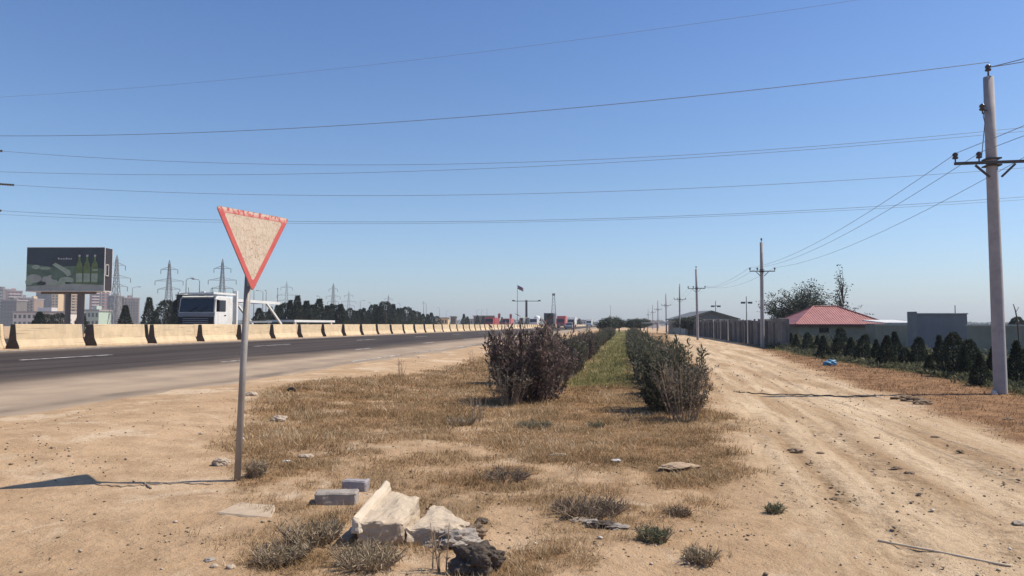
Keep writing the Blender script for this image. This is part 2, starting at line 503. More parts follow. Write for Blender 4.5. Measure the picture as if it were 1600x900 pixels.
# ------------------------------------------------------------------ highway
def road_material(dusty_edge):
    m = bpy.data.materials.new('worn_asphalt'); t = NT(m)
    v = t.coord()
    sep = t.node('ShaderNodeSeparateXYZ'); t.l.new(v, sep.inputs[0])
    latv = t.math('MULTIPLY', sep.outputs[0], -1.0)
    stk = t.noise(1, 5, t.coord('Object', (1.3, .05, 1)), .6)
    fine = t.noise(30, 5, v, .7); mid = t.noise(.8, 5, v)
    asp = t.mix(t.ramp(stk, [(.35, 0), (.65, 1)]), (.036, .029, .027, 1), (.078, .063, .056, 1))
    asp = t.mix(t.ramp(fine, [(.5, 0), (.75, .5)]), asp, (.14, .12, .105, 1))
    wob = t.math('ADD', latv, t.math('MULTIPLY', t.math('SUBTRACT', t.noise(.35, 6, t.coord('Object', (1, .25, 1))), .5), 3.2))
    if dusty_edge:
        mr = t.node('ShaderNodeMapRange'); mr.inputs[1].default_value = 11.2; mr.inputs[2].default_value = 13.6
        mr.inputs[3].default_value = 1; mr.inputs[4].default_value = .0; t.l.new(wob, mr.inputs[0])
        d1 = mr.outputs[0]
        mr2 = t.node('ShaderNodeMapRange'); mr2.inputs[1].default_value = 21.2; mr2.inputs[2].default_value = 23.0
        t.l.new(latv, mr2.inputs[0])
        dust = t.mix(t.ramp(mid, [(.35, 0), (.65, 1)]), (.31, .235, .170, 1), (.40, .305, .215, 1))
        fac = t.math('MULTIPLY', d1, t.ramp(stk, [(.3, .78), (.6, 1)]))
        raw = asp; asp = t.mix(fac, asp, dust)
        # the old asphalt edge shows through the dust as a broken dark line
        gap = t.math('ABSOLUTE', t.math('SUBTRACT', wob, 9.2))
        edge = t.ramp(t.math('MULTIPLY', gap, 1.6), [(.0, .75), (.6, 0)])
        asp = t.mix(t.math('MULTIPLY', edge, t.ramp(mid, [(.4, .15), (.6, 1)])), asp, (.12, .098, .08, 1))
        asp = t.mix(t.math('MULTIPLY', mr2.outputs[0], .85), asp, (.36, .275, .20, 1))
    t.put(t.b.inputs['Base Color'], asp); t.b.inputs['Roughness'].default_value = .95
    t.b.inputs['Specular IOR Level'].default_value = .06
    t.bump(fine, .3, .01)
    return m
def strip(name, l0, l1, s0, s1, zoff, m, zf=roadz, n=1):
    V = []; Fc = []
    ss = np.linspace(s0, s1, n + 1)
    for s in ss:
        V += [(-l0, s, float(zf(l0)) + zoff), (-l1, s, float(zf(l1)) + zoff)]
    for i in range(n): Fc.append((2 * i, 2 * i + 2, 2 * i + 3, 2 * i + 1))
    b = MB().mesh(V, Fc)
    o = b.build(name, m, None, (0, 0, 0), -A_ROAD); o['kind'] = 'structure'
    return o
asphalt = road_material(True)
strip('highway', 7.6, 23.5, -60, 1500, 0.0, asphalt, n=20)
strip('far_carriageway', 27.0, 40.5, -60, 1500, .02, road_material(False), zf=lambda l: .55, n=20)

def paint_material():
    m = bpy.data.materials.new('worn_road_paint'); t = NT(m); v = t.coord()
    n = t.noise(3.5, 6, v, .7)
    c = t.mix(t.ramp(n, [(.42, 0), (.58, 1)]), (.13, .11, .10, 1), (.62, .57, .50, 1))
    t.put(t.b.inputs['Base Color'], c); t.b.inputs['Roughness'].default_value = .8
    return m
paint = paint_material()
mk = MB()
def dash(l, s0, s1, w=.15):
    z = lambda q: float(roadz(q)) + .006
    mk.mesh([(-l + w / 2, s0, z(l - w / 2)), (-l + w / 2, s1, z(l - w / 2)), (-l - w / 2, s1, z(l + w / 2)), (-l - w / 2, s0, z(l + w / 2))], [(0, 1, 2, 3)])
for k in range(-2, 26): dash(18.0, 19.9 + k * 14.2, 23.9 + k * 14.2, .17)
for k in range(0, 22): dash(12.7, 22 + k * 12, 23.4 + k * 12 + .6 * (k % 3), .15)
for k in range(0, 8): dash(9.3, 24.5 + k * 8, 30 + k * 8, .13)
dash(22.3, -40, 420, .2)
o = mk.build('lane_marking', paint, None, (0, 0, 0), -A_ROAD); o['kind'] = 'structure'

# ------------------------------------------------------------------ concrete road barriers
beige = mat('beige_concrete', (.60, .455, .285), .85, .10, 2.5, bump=.25, bscale=30, stain=(.50, .37, .23))
BPROF = [(-.30, 0), (-.30, .09), (-.17, .36), (-.10, .95), (-.085, .965), (.085, .965), (.10, .95), (.17, .36), (.30, .09), (.30, 0)]
def barrier_mesh():
    b = MB(); b.prism(BPROF, 0, 3.5, 'y')
    return b
def vary_barrier():
    t = NT(beige); src = t.b.inputs['Base Color'].links[0].from_socket
    oi = t.node('ShaderNodeObjectInfo'); v = t.coord()
    add = t.node('ShaderNodeVectorMath', operation='MULTIPLY_ADD'); t.l.new(oi.outputs['Random'], add.inputs[0]); add.inputs[1].default_value = (40, 23, 9); t.l.new(v, add.inputs[2])
    for nd in t.n:
        if nd.bl_idname == 'ShaderNodeTexNoise': t.l.new(add.outputs[0], nd.inputs['Vector'])
    # rubber scuffs along the lower slope and grey drips from the top
    sc = t.node('ShaderNodeMapping'); sc.inputs['Scale'].default_value = (1, .5, 9); t.l.new(add.outputs[0], sc.inputs[0])
    c = t.mix(t.ramp(t.noise(1.6, 5, sc.outputs[0], .6), [(.58, 0), (.70, .55)]), src, (.20, .15, .11, 1))
    dr = t.node('ShaderNodeMapping'); dr.inputs['Scale'].default_value = (1, 7, .5); t.l.new(add.outputs[0], dr.inputs[0])
    c = t.mix(t.ramp(t.noise(1.2, 4, dr.outputs[0], .6), [(.56, 0), (.72, .4)]), c, (.33, .27, .21, 1))
    mr = t.node('ShaderNodeMapRange'); mr.inputs[3].default_value = .86; mr.inputs[4].default_value = 1.1; t.l.new(oi.outputs['Random'], mr.inputs[0])
    hs = t.node('ShaderNodeHueSaturation'); t.l.new(mr.outputs[0], hs.inputs['Value']); t.l.new(c, hs.inputs['Color'])
    t.put(t.b.inputs['Base Color'], hs.outputs[0])
vary_barrier()
def barrier(lat, s, first):
    x, y = RL(lat, s)
    if first is None:
        root = empty('road_barrier', (x, y, .545), -A_ROAD)
        barrier_mesh().build('concrete_body', beige, root, bevel=.012)
        pe = [(x * .985, z * .99 + .004) for x, z in BPROF]; dk = mat('sooty_concrete', (.085, .07, .058), .9, .25, 5)  # shade of the barrier ends painted into a darker concrete colour
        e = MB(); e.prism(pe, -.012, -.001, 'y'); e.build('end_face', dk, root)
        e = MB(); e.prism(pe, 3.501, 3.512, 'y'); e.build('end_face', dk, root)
        return root
    c = dup(first); c.location = (x, y, .545 + random.uniform(-.012, .012)); c.rotation_euler.z = -A_ROAD + random.uniform(-.012, .012)
    return c
first = None
GB = 'concrete barriers along the highway median'
near_lab = {-1: 'beige concrete barrier whose end just shows at left frame edge',
            0: 'beige concrete barrier below the billboard, longest looking of the row',
            1: 'beige concrete barrier between the billboard and the white truck cab',
            2: 'beige concrete barrier in front of the dark windscreen of the truck',
            3: 'beige concrete barrier standing directly behind the leaning sign pole'}
for k in range(-2, 124):
    b = barrier(23.35, 25.4 + k * 4.25, first)
    if first is None: first = b
    if k in near_lab: lab = near_lab[k]
    elif 3 < k < 22: lab = 'beige concrete barrier, %s to the right of the one behind the sign pole' % ORD[k - 4]
    elif k < -1: lab = 'beige concrete barrier at the unseen near end of the front row'
    else: lab = 'tiny beige concrete barrier in the distant part of the front row'
    tag(b, lab, 'barrier', GB)
for k in range(-2, 14):
    b = barrier(25.0, 27.3 + k * 4.25, first)
    tag(b, 'beige concrete barrier of the rear row glimpsed through the front gaps', 'barrier', 'barriers of the rear row')

# ------------------------------------------------------------------ yield sign
def sign_face_material():
    m = bpy.data.materials.new('cracked_cream_film'); t = NT(m); v = t.coord('Object', (1, 1, 1), (0, R(8), 0))
    vo = t.node('ShaderNodeTexVoronoi', feature='DISTANCE_TO_EDGE', distance='EUCLIDEAN'); vo.inputs['Scale'].default_value = 21
    mp = t.node('ShaderNodeMapping'); mp.inputs['Scale'].default_value = (1.7, 1, .75); t.l.new(v, mp.inputs[0])
    nz = t.node('ShaderNodeTexNoise'); nz.inputs['Scale'].default_value = 12; t.l.new(v, nz.inputs['Vector'])
    ad = t.node('ShaderNodeMixRGB'); ad.blend_type = 'ADD'; ad.inputs[0].default_value = .05
    t.l.new(mp.outputs[0], ad.inputs[1]); t.l.new(nz.outputs['Color'], ad.inputs[2]); t.l.new(ad.outputs[0], vo.inputs['Vector'])
    ck = t.ramp(vo.outputs['Distance'], [(.008, 1), (.034, 0)])
    ckn = t.math('MULTIPLY', ck, t.ramp(t.noise(6, 4, v), [(.35, .45), (.55, 1)]))
    base = t.mix(t.ramp(t.noise(9, 5, v), [(.35, 0), (.65, 1)]), (.56, .44, .32, 1), (.66, .545, .42, 1))
    c = t.mix(ckn, base, (.20, .135, .085, 1))
    c = t.mix(t.ramp(t.noise(26, 4, v), [(.62, 0), (.72, .5)]), c, (.36, .28, .19, 1))
    t.put(t.b.inputs['Base Color'], c); t.b.inputs['Roughness'].default_value = .6
    return m
def sign_red_material():
    m = bpy.data.materials.new('faded_red_film'); t = NT(m); v = t.coord()
    sep = t.node('ShaderNodeSeparateXYZ'); t.l.new(v, sep.inputs[0])
    top = t.node('ShaderNodeMapRange'); top.inputs[1].default_value = .71; top.inputs[2].default_value = .76; t.l.new(sep.outputs[2], top.inputs[0])
    pe = t.ramp(t.noise(24, 4, t.coord('Object', (1, 1, .5)), .6), [(.47, 0), (.52, 1)])
    f = t.math('MULTIPLY', top.outputs[0], pe)
    base = t.mix(t.ramp(t.noise(7, 4, v), [(.3, 0), (.7, 1)]), (.52, .085, .075, 1), (.60, .14, .115, 1))
    c = t.mix(f, base, (.66, .52, .42, 1))
    t.put(t.b.inputs['Base Color'], c); t.b.inputs['Roughness'].default_value = .5
    return m
def rounded(poly, r, n=4):
    out = []
    for i in range(len(poly)):
        p = Vector(poly[i]); a = (Vector(poly[i - 1]) - p).normalized(); b = (Vector(poly[(i + 1) % len(poly)]) - p).normalized()
        half = math.acos(max(-1, min(1, a.dot(b)))) / 2; d = r / math.tan(half)
        p0 = p + a * d; p1 = p + b * d
        for k in range(n + 1):
            u = k / n; q = p0 * (1 - u) ** 2 + p * 2 * u * (1 - u) + p1 * u * u
            out.append((q.x, q.y))
    return out
bx, by, bz = G(370, 752)
sign = empty('yield_sign', (bx, by, bz))
tag(sign, 'weathered triangular yield sign, red edge and cracked cream face, on grey pole', 'road sign')
grey_metal = mat('dull_galvanised', (.30, .275, .25), .6, .15, 8, metal=.2, stain=(.22, .17, .12), bump=.1)
top = Vector((.075, .0, 1.98))
MB().tube([(0, 0, -.1), top * .5, top], .031, 14).build('pole', grey_metal, sign, sm=True)
cx, cz = .175, 1.86 - bz
plate = empty('plate', (cx - .02, -.055, cz))
plate = bpy.data.objects.new('tmp', None)
tri = [(0, 0), (-.455, .775), (.455, .775)]
outer = rounded(tri, .028); 
def inset(k):
    c = Vector((0, .51)); return [tuple(c + (Vector(p) - c) * k) for p in outer]
tri_rot = (0, R(.6), R(62))
b = MB(); b.prism(outer, 0, .006, 'y')
plate = b.build('plate', mat('sign_back_metal', (.32, .31, .30), .5, .1, 8, metal=.4), sign, (cx - .03, -.075, cz - .05), rot=tri_rot)
b = MB(); b.prism(inset(.80), -.002, -.0005, 'y'); b.build('sign_face', sign_face_material(), plate)
b = MB(); o_, i_ = inset(.985), inset(.80); n_ = len(o_)
vs = [(x, -.003, z) for x, z in o_] + [(x, -.003, z) for x, z in i_]
vs += [(x, -.0008, z) for x, z in o_] + [(x, -.0008, z) for x, z in i_]
fs = []
for i in range(n_):
    j = (i + 1) % n_
    fs += [(i, j, n_ + j, n_ + i), (2 * n_ + i, i, j, 2 * n_ + j)]
    fs[-1] = (i, 2 * n_ + i, 2 * n_ + j, j)
    fs.append((n_ + i, n_ + j, 3 * n_ + j, 3 * n_ + i))
b.mesh(vs, fs); b.build('red_border', sign_red_material(), plate)
for z_ in (.06, .22):
    b = MB(); b.box(-.05, .05, .006, .02, z_, z_ + .04); b.build('clamp', grey_metal, plate)
for o in list(bpy.data.objects):
    if o.type == 'EMPTY' and o.name.startswith('plate'): bpy.data.objects.remove(o)
for o in list(bpy.data.objects):
    if o.name == 'tmp': bpy.data.objects.remove(o)

# ------------------------------------------------------------------ utility poles and wires
pole_conc = mat('pole_concrete', (.35, .325, .32), .85, .12, 5, bump=.3, bscale=25, stain=(.29, .255, .245))
steel = mat('dark_steel', (.07, .065, .065), .6, .2, 10)
porc = mat('brown_porcelain', (.055, .04, .035), .3, .1, 10, spec=.5)
def insulator(parent, x, y, z, s=1.0, hang=False):
    m = MB()
    prof = [(.012, 0), (.012, .05), (.045, .06), (.05, .085), (.03, .10), (.045, .115), (.048, .14), (.02, .17), (.0, .175)]
    n = 10
    vs = [(r * s * math.cos(2 * math.pi * k / n), r * s * math.sin(2 * math.pi * k / n), h * s) for r, h in prof for k in range(n)]
    fs = [(i * n + k, i * n + (k + 1) % n, (i + 1) * n + (k + 1) % n, (i + 1) * n + k) for i in range(len(prof) - 1) for k in range(n)]
    m.mesh(vs, fs)
    return m.build('insulator', porc, parent, (x, y, z), sm=True)
POLE_H = 6.95
def make_pole():
    root = empty('utility_pole', (0, 0, 0))
    b = MB(); 
    # square tapering precast pole with chamfered corners
    def sec(w, z):
        c = w * .5858
        return [(-w + c, -w, z), (w - c, -w, z), (w, -w + c, z), (w, w - c, z), (w - c, w, z), (-w + c, w, z), (-w, w - c, z), (-w, -w + c, z)]
    zz = [(-.4, .124), (1.5, .118), (3.5, .110), (5.2, .103), (POLE_H, .094)]
    vs = [p for z, w in zz for p in sec(w, z)]
    fs = [(i * 8 + k, i * 8 + (k + 1) % 8, (i + 1) * 8 + (k + 1) % 8, (i + 1) * 8 + k) for i in range(len(zz) - 1) for k in range(8)]
    fs.append(tuple(32 + k for k in range(8)))
    b.mesh(vs, fs); b.build('concrete_post', pole_conc, root, sm=True)
    ca = MB(); ca.bar((-.82, -.15, 5.02), (.82, -.15, 5.02), .055, .06); ca.bar((-.40, -.15, 4.97), (-.12, -.15, 4.70), .04); ca.bar((.40, -.15, 4.97), (.12, -.15, 4.70), .04)
    for z in (4.97, 5.12): ca.bar((-.15, 0, z), (.15, 0, z), .27, .03)
    arm = ca.build('crossarm', steel, root)
    for x in (-.80, -.32, .80): insulator(arm, x, -.15, 5.05, 1.25)
    c = MB(); c.tube([(0, 0, POLE_H), (0, 0, POLE_H + .1)], .02, 8); cp = c.build('top_pin', steel, root)
    insulator(cp, 0, 0, POLE_H + .06, 1.3)
    return root
proto = make_pole()
POLES = [(10.55, 16.05)]
for px, topy in ((1191, 375), (1090, 418), (1062, 445), (1041, 460), (1028, 470), (1020, 477), (1013, 483)):
    d = 16.05 * 402 / (507 - topy)
    POLES.append((at(px, 510, d)[0], d))
plab = ['tall concrete utility pole nearest the camera, beside dark conifers at right', 'second utility pole, by the slab fence left of the large tree',
        'third utility pole, in front of the grey shed roof', 'fourth utility pole, left of the grey shed', 'fifth utility pole in the receding line, after the one left of the shed',
        'sixth utility pole in the receding line, very thin', 'seventh utility pole in the receding line, tiny', 'farthest utility pole of the line, a short tiny stroke']
PT = []
for i, (x, y) in enumerate(POLES):
    p = proto if i == 0 else dup(proto)
    z = gz1(x, y)
    p.location = (x, y, z); p.rotation_euler = (0, R((-.35, .3, -.6, .5, 0, .4, 0, 0)[i]), -A_ROAD + R((0, 4, -3, 5, 2, 0, 0, 0)[i]))
    tag(p, plab[i], 'utility pole', 'utility poles along the dirt track')
    PT.append((x, y, z))
x, y, z = PT[0]
b = MB(); b.tube([(-.13, -.12, 6.3), (-.2, -.14, 6.05), (-.17, -.14, 5.9), (-.24, -.16, 5.4), (-.27, -.16, 5.15)], .008, 6)
b.build('jumper_cable', steel, proto)
b = MB(); b.tube([(-.1, -.1, 6.18), (-.21, -.14, 6.18)], .014, 6); br = b.build('side_bracket', steel, proto); insulator(br, -.21, -.14, 6.10, 1.3)

wire_m = mat('wire_metal', (.24, .27, .32), .5, .1, 3, metal=.2)
def wire_obj(pts, r, label, group, name='power_line'):
    o0 = Vector(pts[0])
    b = MB(); b.tube([Vector(p) - o0 for p in pts], r, 5)
    w = b.build(name, wire_m, None, o0)
    return tag(w, label, 'power line', group)
def wire_fit(A, B, samp, r, label, u0=-.25, u1=1.25, end=None):
    """a hanging wire in the vertical plane through A and B, its sag read from where it is seen"""
    A = np.array(A, float); B = np.array(B, float); ex = B - A
    us, zs = [], []
    for px, py in samp:
        d = ray(px, py)
        # t*(dx,dy) = A + u*ex
        M = np.array([[d[0], -ex[0]], [d[1], -ex[1]]]); t, u = np.linalg.solve(M, A)
        us.append(u); zs.append(H + d[2] * t)
    c = np.polyfit(us, zs, 2)
    pts = [(*(A + ex * u), float(np.polyval(c, u))) for u in np.linspace(u0, u1, 60)]
    return wire_obj(pts, r, label, 'high power lines crossing the sky'), pts
LA, RB = (-27.7, 40), (20.8, 30)
wire_fit((-38, 46), (24, 26), [(200, 138), (500, 110), (700, 88), (900, 62), (1340, 0)], .0065, 'topmost power line, rising to the top edge of the sky')
w_, pts = wire_fit((-16.5, 24), (10.55, 16.05), [(0, 212), (300, 208), (650, 189), (1000, 157), (1300, 128), (1546, 97)], .009, 'power line reaching the very top of the nearest utility pole', -.3, 1.0)
L = [('C', 0, [(0, 235), (200, 250), (450, 258), (620, 257), (1000, 245), (1300, 226), (1600, 200)], 'upper of the close pair of power lines in mid sky'),
     ('D', .8, [(0, 268), (300, 272), (480, 274), (640, 270), (860, 256), (1000, 250), (1300, 231), (1600, 206)], 'lower of the close pair of power lines in mid sky'),
     ('E', 1.6, [(0, 287), (150, 297), (350, 303), (560, 306), (1000, 297), (1300, 282), (1600, 263)], 'single power line passing just above the yield sign'),
     ('F', 2.6, [(0, 328), (150, 338), (350, 345), (800, 345), (1200, 329), (1600, 309)], 'upper of the two lowest power lines behind the yield sign'),
     ('G', 3.2, [(0, 334), (150, 343), (350, 347.5), (800, 348), (1200, 332.5), (1600, 313)], 'lowest power line, running behind the yield sign')]
for nm, dy, sm_, lab in L:
    w, pts = wire_fit((LA[0] - dy * .7, LA[1] + dy), (RB[0] + dy * .7, RB[1] + dy), sm_, .010 if nm != 'G' else .0075, lab)
    if nm in 'CEF':
        # the string of insulator discs where the line leaves the tower beyond the left edge
        uu = {'C': -.005, 'E': .012, 'F': -.003}[nm]
        P = np.array(pts); us = np.linspace(-.25, 1.25, 60)
        pos = Vector([np.interp(uu, us, P[:, k]) for k in range(3)]); p2 = Vector([np.interp(uu - .03, us, P[:, k]) for k in range(3)])
        b = MB(); d = (p2 - pos)
        for q in range(9): b.tube([pos + d * (q / 9) - w.location, pos + d * ((q + .55) / 9) - w.location], [.07, .05], 8)
        b.build('insulator_string', porc, w)
def arm_pt(i, x, zz=5.25):
    px_, py_, pz_ = PT[i]; a = -A_ROAD
    ax = x * math.cos(a) + .15 * math.sin(a); ay = x * math.sin(a) - .15 * math.cos(a)
    return Vector((px_ + ax, py_ + ay, pz_ + zz))
def span(p, q, sag, n=16):
    return [p.lerp(q, k / n) - Vector((0, 0, sag * 4 * (k / n) * (1 - k / n))) for k in range(n + 1)]
side = {-.80: 'track-side tip', -.32: 'inner pin', .80: 'far-side tip'}
for i in range(0, 5):
    for xx in (-.80, -.32, .80):
        wire_obj(span(arm_pt(i, xx), arm_pt(i + 1, xx), .62 if i else .5), .0065, 'thin wire from the %s of the %s utility pole to the next one' % (side[xx], ORD[i]), 'wires strung between the utility poles', 'pole_wire')
P0 = Vector((PT[0][0] - SA * 33, PT[0][1] - CA * 33, 0))
for xx in (-.80, -.32, .80):
    a = arm_pt(0, xx); bq = a - Vector((SA * 33, CA * 33, 0))
    wire_obj(span(a, bq, .45), .0065, 'thin wire from the %s of the nearest utility pole toward the camera' % side[xx], 'wires strung between the utility poles', 'pole_wire')
tp = Vector((PT[0][0], PT[0][1], PT[0][2] + POLE_H + .22))
wire_obj(span(tp, Vector(at(1760, 40, 14.0)), .05), .010, 'short wire leaving the nearest pole top toward the right edge', None, 'pole_wire')
wire_obj(span(tp, Vector(at(1760, 60, 14.6)), .05), .010, 'lower short wire leaving the nearest pole top toward the right', None, 'pole_wire')

# ------------------------------------------------------------------ plants
OLE = [(0, (.050, .046, .034, 1)), (.3, (.120, .092, .074, 1)), (.52, (.205, .142, .118, 1)), (.76, (.34, .205, .19, 1)), (1, (.52, .38, .34, 1))]
OLG = [(0, (.046, .054, .032, 1)), (.35, (.105, .110, .068, 1)), (.65, (.19, .165, .115, 1)), (.85, (.29, .215, .165, 1)), (1, (.44, .34, .26, 1))]
ole_leaf = leafmat('shrub_leaf', OLE, .5, .42); ole_green = leafmat('green_shrub_leaf', OLG, .5, .42)
ole_leaf.node_tree.nodes['Principled BSDF'].inputs['Specular IOR Level'].default_value = .35
twig_m = mat('grey_twig', (.16, .12, .095), .9, .2, 20)
def bush_meshes(seed, nstem=70, per=85, Rr=.78, Hh=1.36, pink=.2, L=.115, W=.03):
    rng = np.random.default_rng(seed)
    C = []; D = []; st = MB()
    for k in range(nstem):
        a = rng.uniform(0, 2 * math.pi); q = math.sqrt(rng.uniform(.02, 1)); 
        hh = Hh * (.62 + .38 * math.sqrt(max(0, 1 - q * q * .8))) * rng.uniform(.62, 1.10)
        base = np.array([.38 * q * math.cos(a), .38 * q * math.sin(a), 0])
        tip = np.array([Rr * q * math.cos(a) * rng.uniform(.75, 1.15), Rr * q * math.sin(a) * rng.uniform(.75, 1.15), hh])
        mid_ = base * .2 + tip * .8; mid_[2] = hh * (.45 - .2 * q)
        def pt(t): return base * (1 - t) ** 2 + 2 * mid_ * t * (1 - t) + tip * t * t
        st.tube([pt(0), pt(.35), pt(.7), pt(1)], [.011, .009, .006, .003], 4, False)
        t = rng.uniform(.08, 1, per) ** .85
        P = np.array([pt(x) for x in t]) + rng.normal(0, .032, (per, 3))
        tg = (tip - base); tg = tg / np.linalg.norm(tg)
        d = rng.normal(0, .55, (per, 3)) + tg * .8
        C.append(P); D.append(d)
    C = np.concatenate(C); D = np.concatenate(D); C[:, 2] = np.maximum(C[:, 2], .04)
    n = len(C)
    hrel = C[:, 2] / Hh
    tint = np.clip(rng.beta(1.4, 2.2, n) * .8 + (rng.random(n) < pink * .5) * rng.uniform(.2, .5, n), 0, 1)
    V, Fc, ti = leaves(C, D, L * rng.uniform(.6, 1.25, n), W * rng.uniform(.7, 1.3, n), tint, rng)
    return npmesh('foliage', V, Fc, ti), st
BV = []
for k in range(5):
    me, st = bush_meshes(100 + k, *[(74, 100), (66, 96), (62, 92), (56, 80), (52, 80)][k])
    so = st.build('stems', twig_m); BV.append((me, so.data)); bpy.data.objects.remove(so)
    me.materials.append(ole_leaf if k < 2 else ole_green)
def bush(x, y, v, sc, label, group, zs=1):
    root = empty('shrub', (x, y, gz1(x, y) - .02), random.uniform(0, 6.28), (sc, sc, sc * zs))
    for nm, me in (('foliage', BV[v][0]), ('stems', BV[v][1])):
        o = bpy.data.objects.new(nm, me); COL.objects.link(o); o.parent = root
    return tag(root, label, 'shrub', group)
# left row
def hedge(off, d0, n, step, row, w):
    d = d0
    for k in range(n):
        x = off + .1515 * d + random.uniform(-.12, .12); 
        sc = random.uniform(.62, 1.16) * w(k)
        far = k >= 10
        lab = ('dark leafy shrub, %s from the near end of the %s hedge row' % (ORD[k], row)) if not far else 'small dark shrub far along the %s hedge row toward the horizon' % row
        bush(x, d, (random.randrange(0, 2) if k < 3 else random.randrange(1, 5)) if off < 0 else (2 if k < 3 else random.randrange(2, 5)), sc, lab, 'shrubs of the %s hedge row' % row)
        d += step * (1 + .012 * k) * random.uniform(.8, 1.3)
hedge(-1.82, 14.6, 42, 1.55, 'road-side', lambda k: 1.0 if k < 2 else .80)
hedge(.80, 12.9, 44, 1.5, 'track-side', lambda k: .90 if k < 3 else .80)
for px, py, sc, v, lab in ((800, 600, .88, 0, 'bulky dark shrub bulging to the left at the hedge end'), (862, 596, .85, 1, 'dark shrub with reddish leaf tips on the inner edge of the road-side hedge')):
    x, y, z = G(px, py); bush(x, y, v, sc, lab, 'shrubs of the road-side hedge row')

# dry grey twig plants
dry_twig = mat('dry_stalk', (.30, .22, .15), .9, .25, 15)
dry_leaf = leafmat('withered_leaf', [(0, (.07, .055, .035, 1)), (.5, (.16, .12, .08, 1)), (1, (.30, .22, .15, 1))], .7, .2)
def twig_plant(px, py, h, w, ns, nl, label, name='dry_weed', lm=dry_leaf, seed=1, lsz=.03, lw=.4):
    rng = np.random.default_rng(seed)
    x, y, z = G(px, py)
    root = empty(name, (x, y, z - .02))
    st = MB(); C = []; D = []
    for k in range(ns):
        a = rng.uniform(0, 6.28); q = math.sqrt(rng.random())
        tip = Vector((w * q * math.cos(a), w * q * math.sin(a), h * rng.uniform(.6, 1.0)))
        m_ = Vector((tip.x * .75, tip.y * .75, tip.z * .5))
        b0 = Vector((tip.x * .4 + rng.normal(0, .02), tip.y * .4 + rng.normal(0, .02), 0))
        st.tube([b0, m_, tip], [.0055, .004, .002], 4, False)
        for j in range(3):
            t = rng.uniform(.2, .95); p = b0.lerp(m_, t * 2) if t < .5 else m_.lerp(tip, t * 2 - 1)
            e = p + Vector((rng.normal(0, .07), rng.normal(0, .07), rng.uniform(.05, .14))) * (h / .7)
            st.tube([p, e], [.003, .0015], 3, False)
            for q2 in range(max(1, nl // 3)):
                C.append(p.lerp(e, rng.random())); D.append(rng.normal(size=3) + np.array([0, 0, .6]))
    st.build('stalks', dry_twig, root)
    n = len(C)
    V, Fc, ti = leaves(np.array([tuple(c) for c in C]), np.array(D), lsz * rng.uniform(.6, 1.4, n), lsz * lw * rng.uniform(.6, 1.4, n), rng.random(n), rng)
    link('dry_leaves', npmesh('dry_leaves', V, Fc, ti), lm, root)
    return tag(root, label, 'weed')
gw = leafmat('grey_green_leaf', [(0, (.13, .105, .062, 1)), (.5, (.28, .215, .13, 1)), (1, (.50, .40, .27, 1))], .6, .2)
tw = leafmat('twiggy_bush_leaf', [(0, (.06, .058, .04, 1)), (.5, (.14, .12, .09, 1)), (1, (.30, .24, .19, 1))], .6, .35)
greenw = leafmat('fresh_weed_leaf', [(0, (.07, .08, .045, 1)), (1, (.20, .20, .11, 1))], .6, .2)
twig_plant(795, 633, .85, .50, 46, 40, 'grey half-dry twiggy bush at the foot of the road-side hedge', 'twiggy_bush', tw, 3, .05)
twig_plant(1068, 657, .95, .46, 56, 48, 'grey dry twiggy bush ending the track-side hedge', 'twiggy_bush', tw, 4, .05)
twig_plant(1040, 622, 1.1, .4, 30, 40, 'darker twiggy bush behind the grey one ending the track-side hedge', 'twiggy_bush', tw, 14, .06)
twig_plant(625, 590, .62, .2, 9, 3, 'sparse dry stalk with seed heads standing at the road verge', seed=5)
twig_plant(736, 566, .5, .14, 6, 3, 'tiny dry stalk left of the big dark shrub by the road', seed=6)
twig_plant(747, 660, .55, .18, 9, 3, 'thin pale stalks in the dry grass left of the twiggy bush', seed=7)
twig_plant(692, 893, .34, .08, 7, 4, 'bent straw stalks in front of the broken slabs', seed=8)
twig_plant(668, 822, .20, .16, 14, 5, 'dry stems sprouting between the two broken slabs', seed=9)
for i, (px, py, h, w, ns, lm, lab) in enumerate(((490, 848, .15, .25, 40, gw, 'grey-green low weed left of the big broken slab'), (440, 880, .13, .2, 34, gw, 'grey-green low weed at lower left, nearest the two pebbles'),
        (575, 884, .13, .24, 44, gw, 'grey-green low weed in front of the big broken slab'), (1022, 845, .10, .13, 26, greenw, 'small fresh green weed on pale bare earth'),
        (1210, 802, .07, .08, 14, greenw, 'tiny green weed at the edge of the dirt track'), (1095, 878, .09, .12, 18, gw, 'small dark withered weed on pale earth near bottom'),
        (400, 745, .17, .12, 22, gw, 'dry tuft at the foot of the sign pole'), (920, 803, .12, .36, 60, dry_leaf, 'broad brown dry clump on the pale foot path'), (1060, 805, .07, .12, 14, dry_leaf, 'small brown clump right of the broad dry clump'), (722, 664, .13, .25, 26, gw, 'grey weed patch below the thin pale stalks'), (836, 668, .10, .30, 26, greenw, 'greyish green weed patch in the brown grass below the twiggy bush'), (930, 668, .08, .16, 16, greenw, 'low green weed in the grass between the two hedge ends'),
        (790, 748, .09, .3, 30, dry_leaf, 'long low brown weed clump on the bare strip below the grass'))):
    twig_plant(px, py, h, w, ns * 3, 12, lab, 'low_weed', lm, 20 + i, .05, .10)

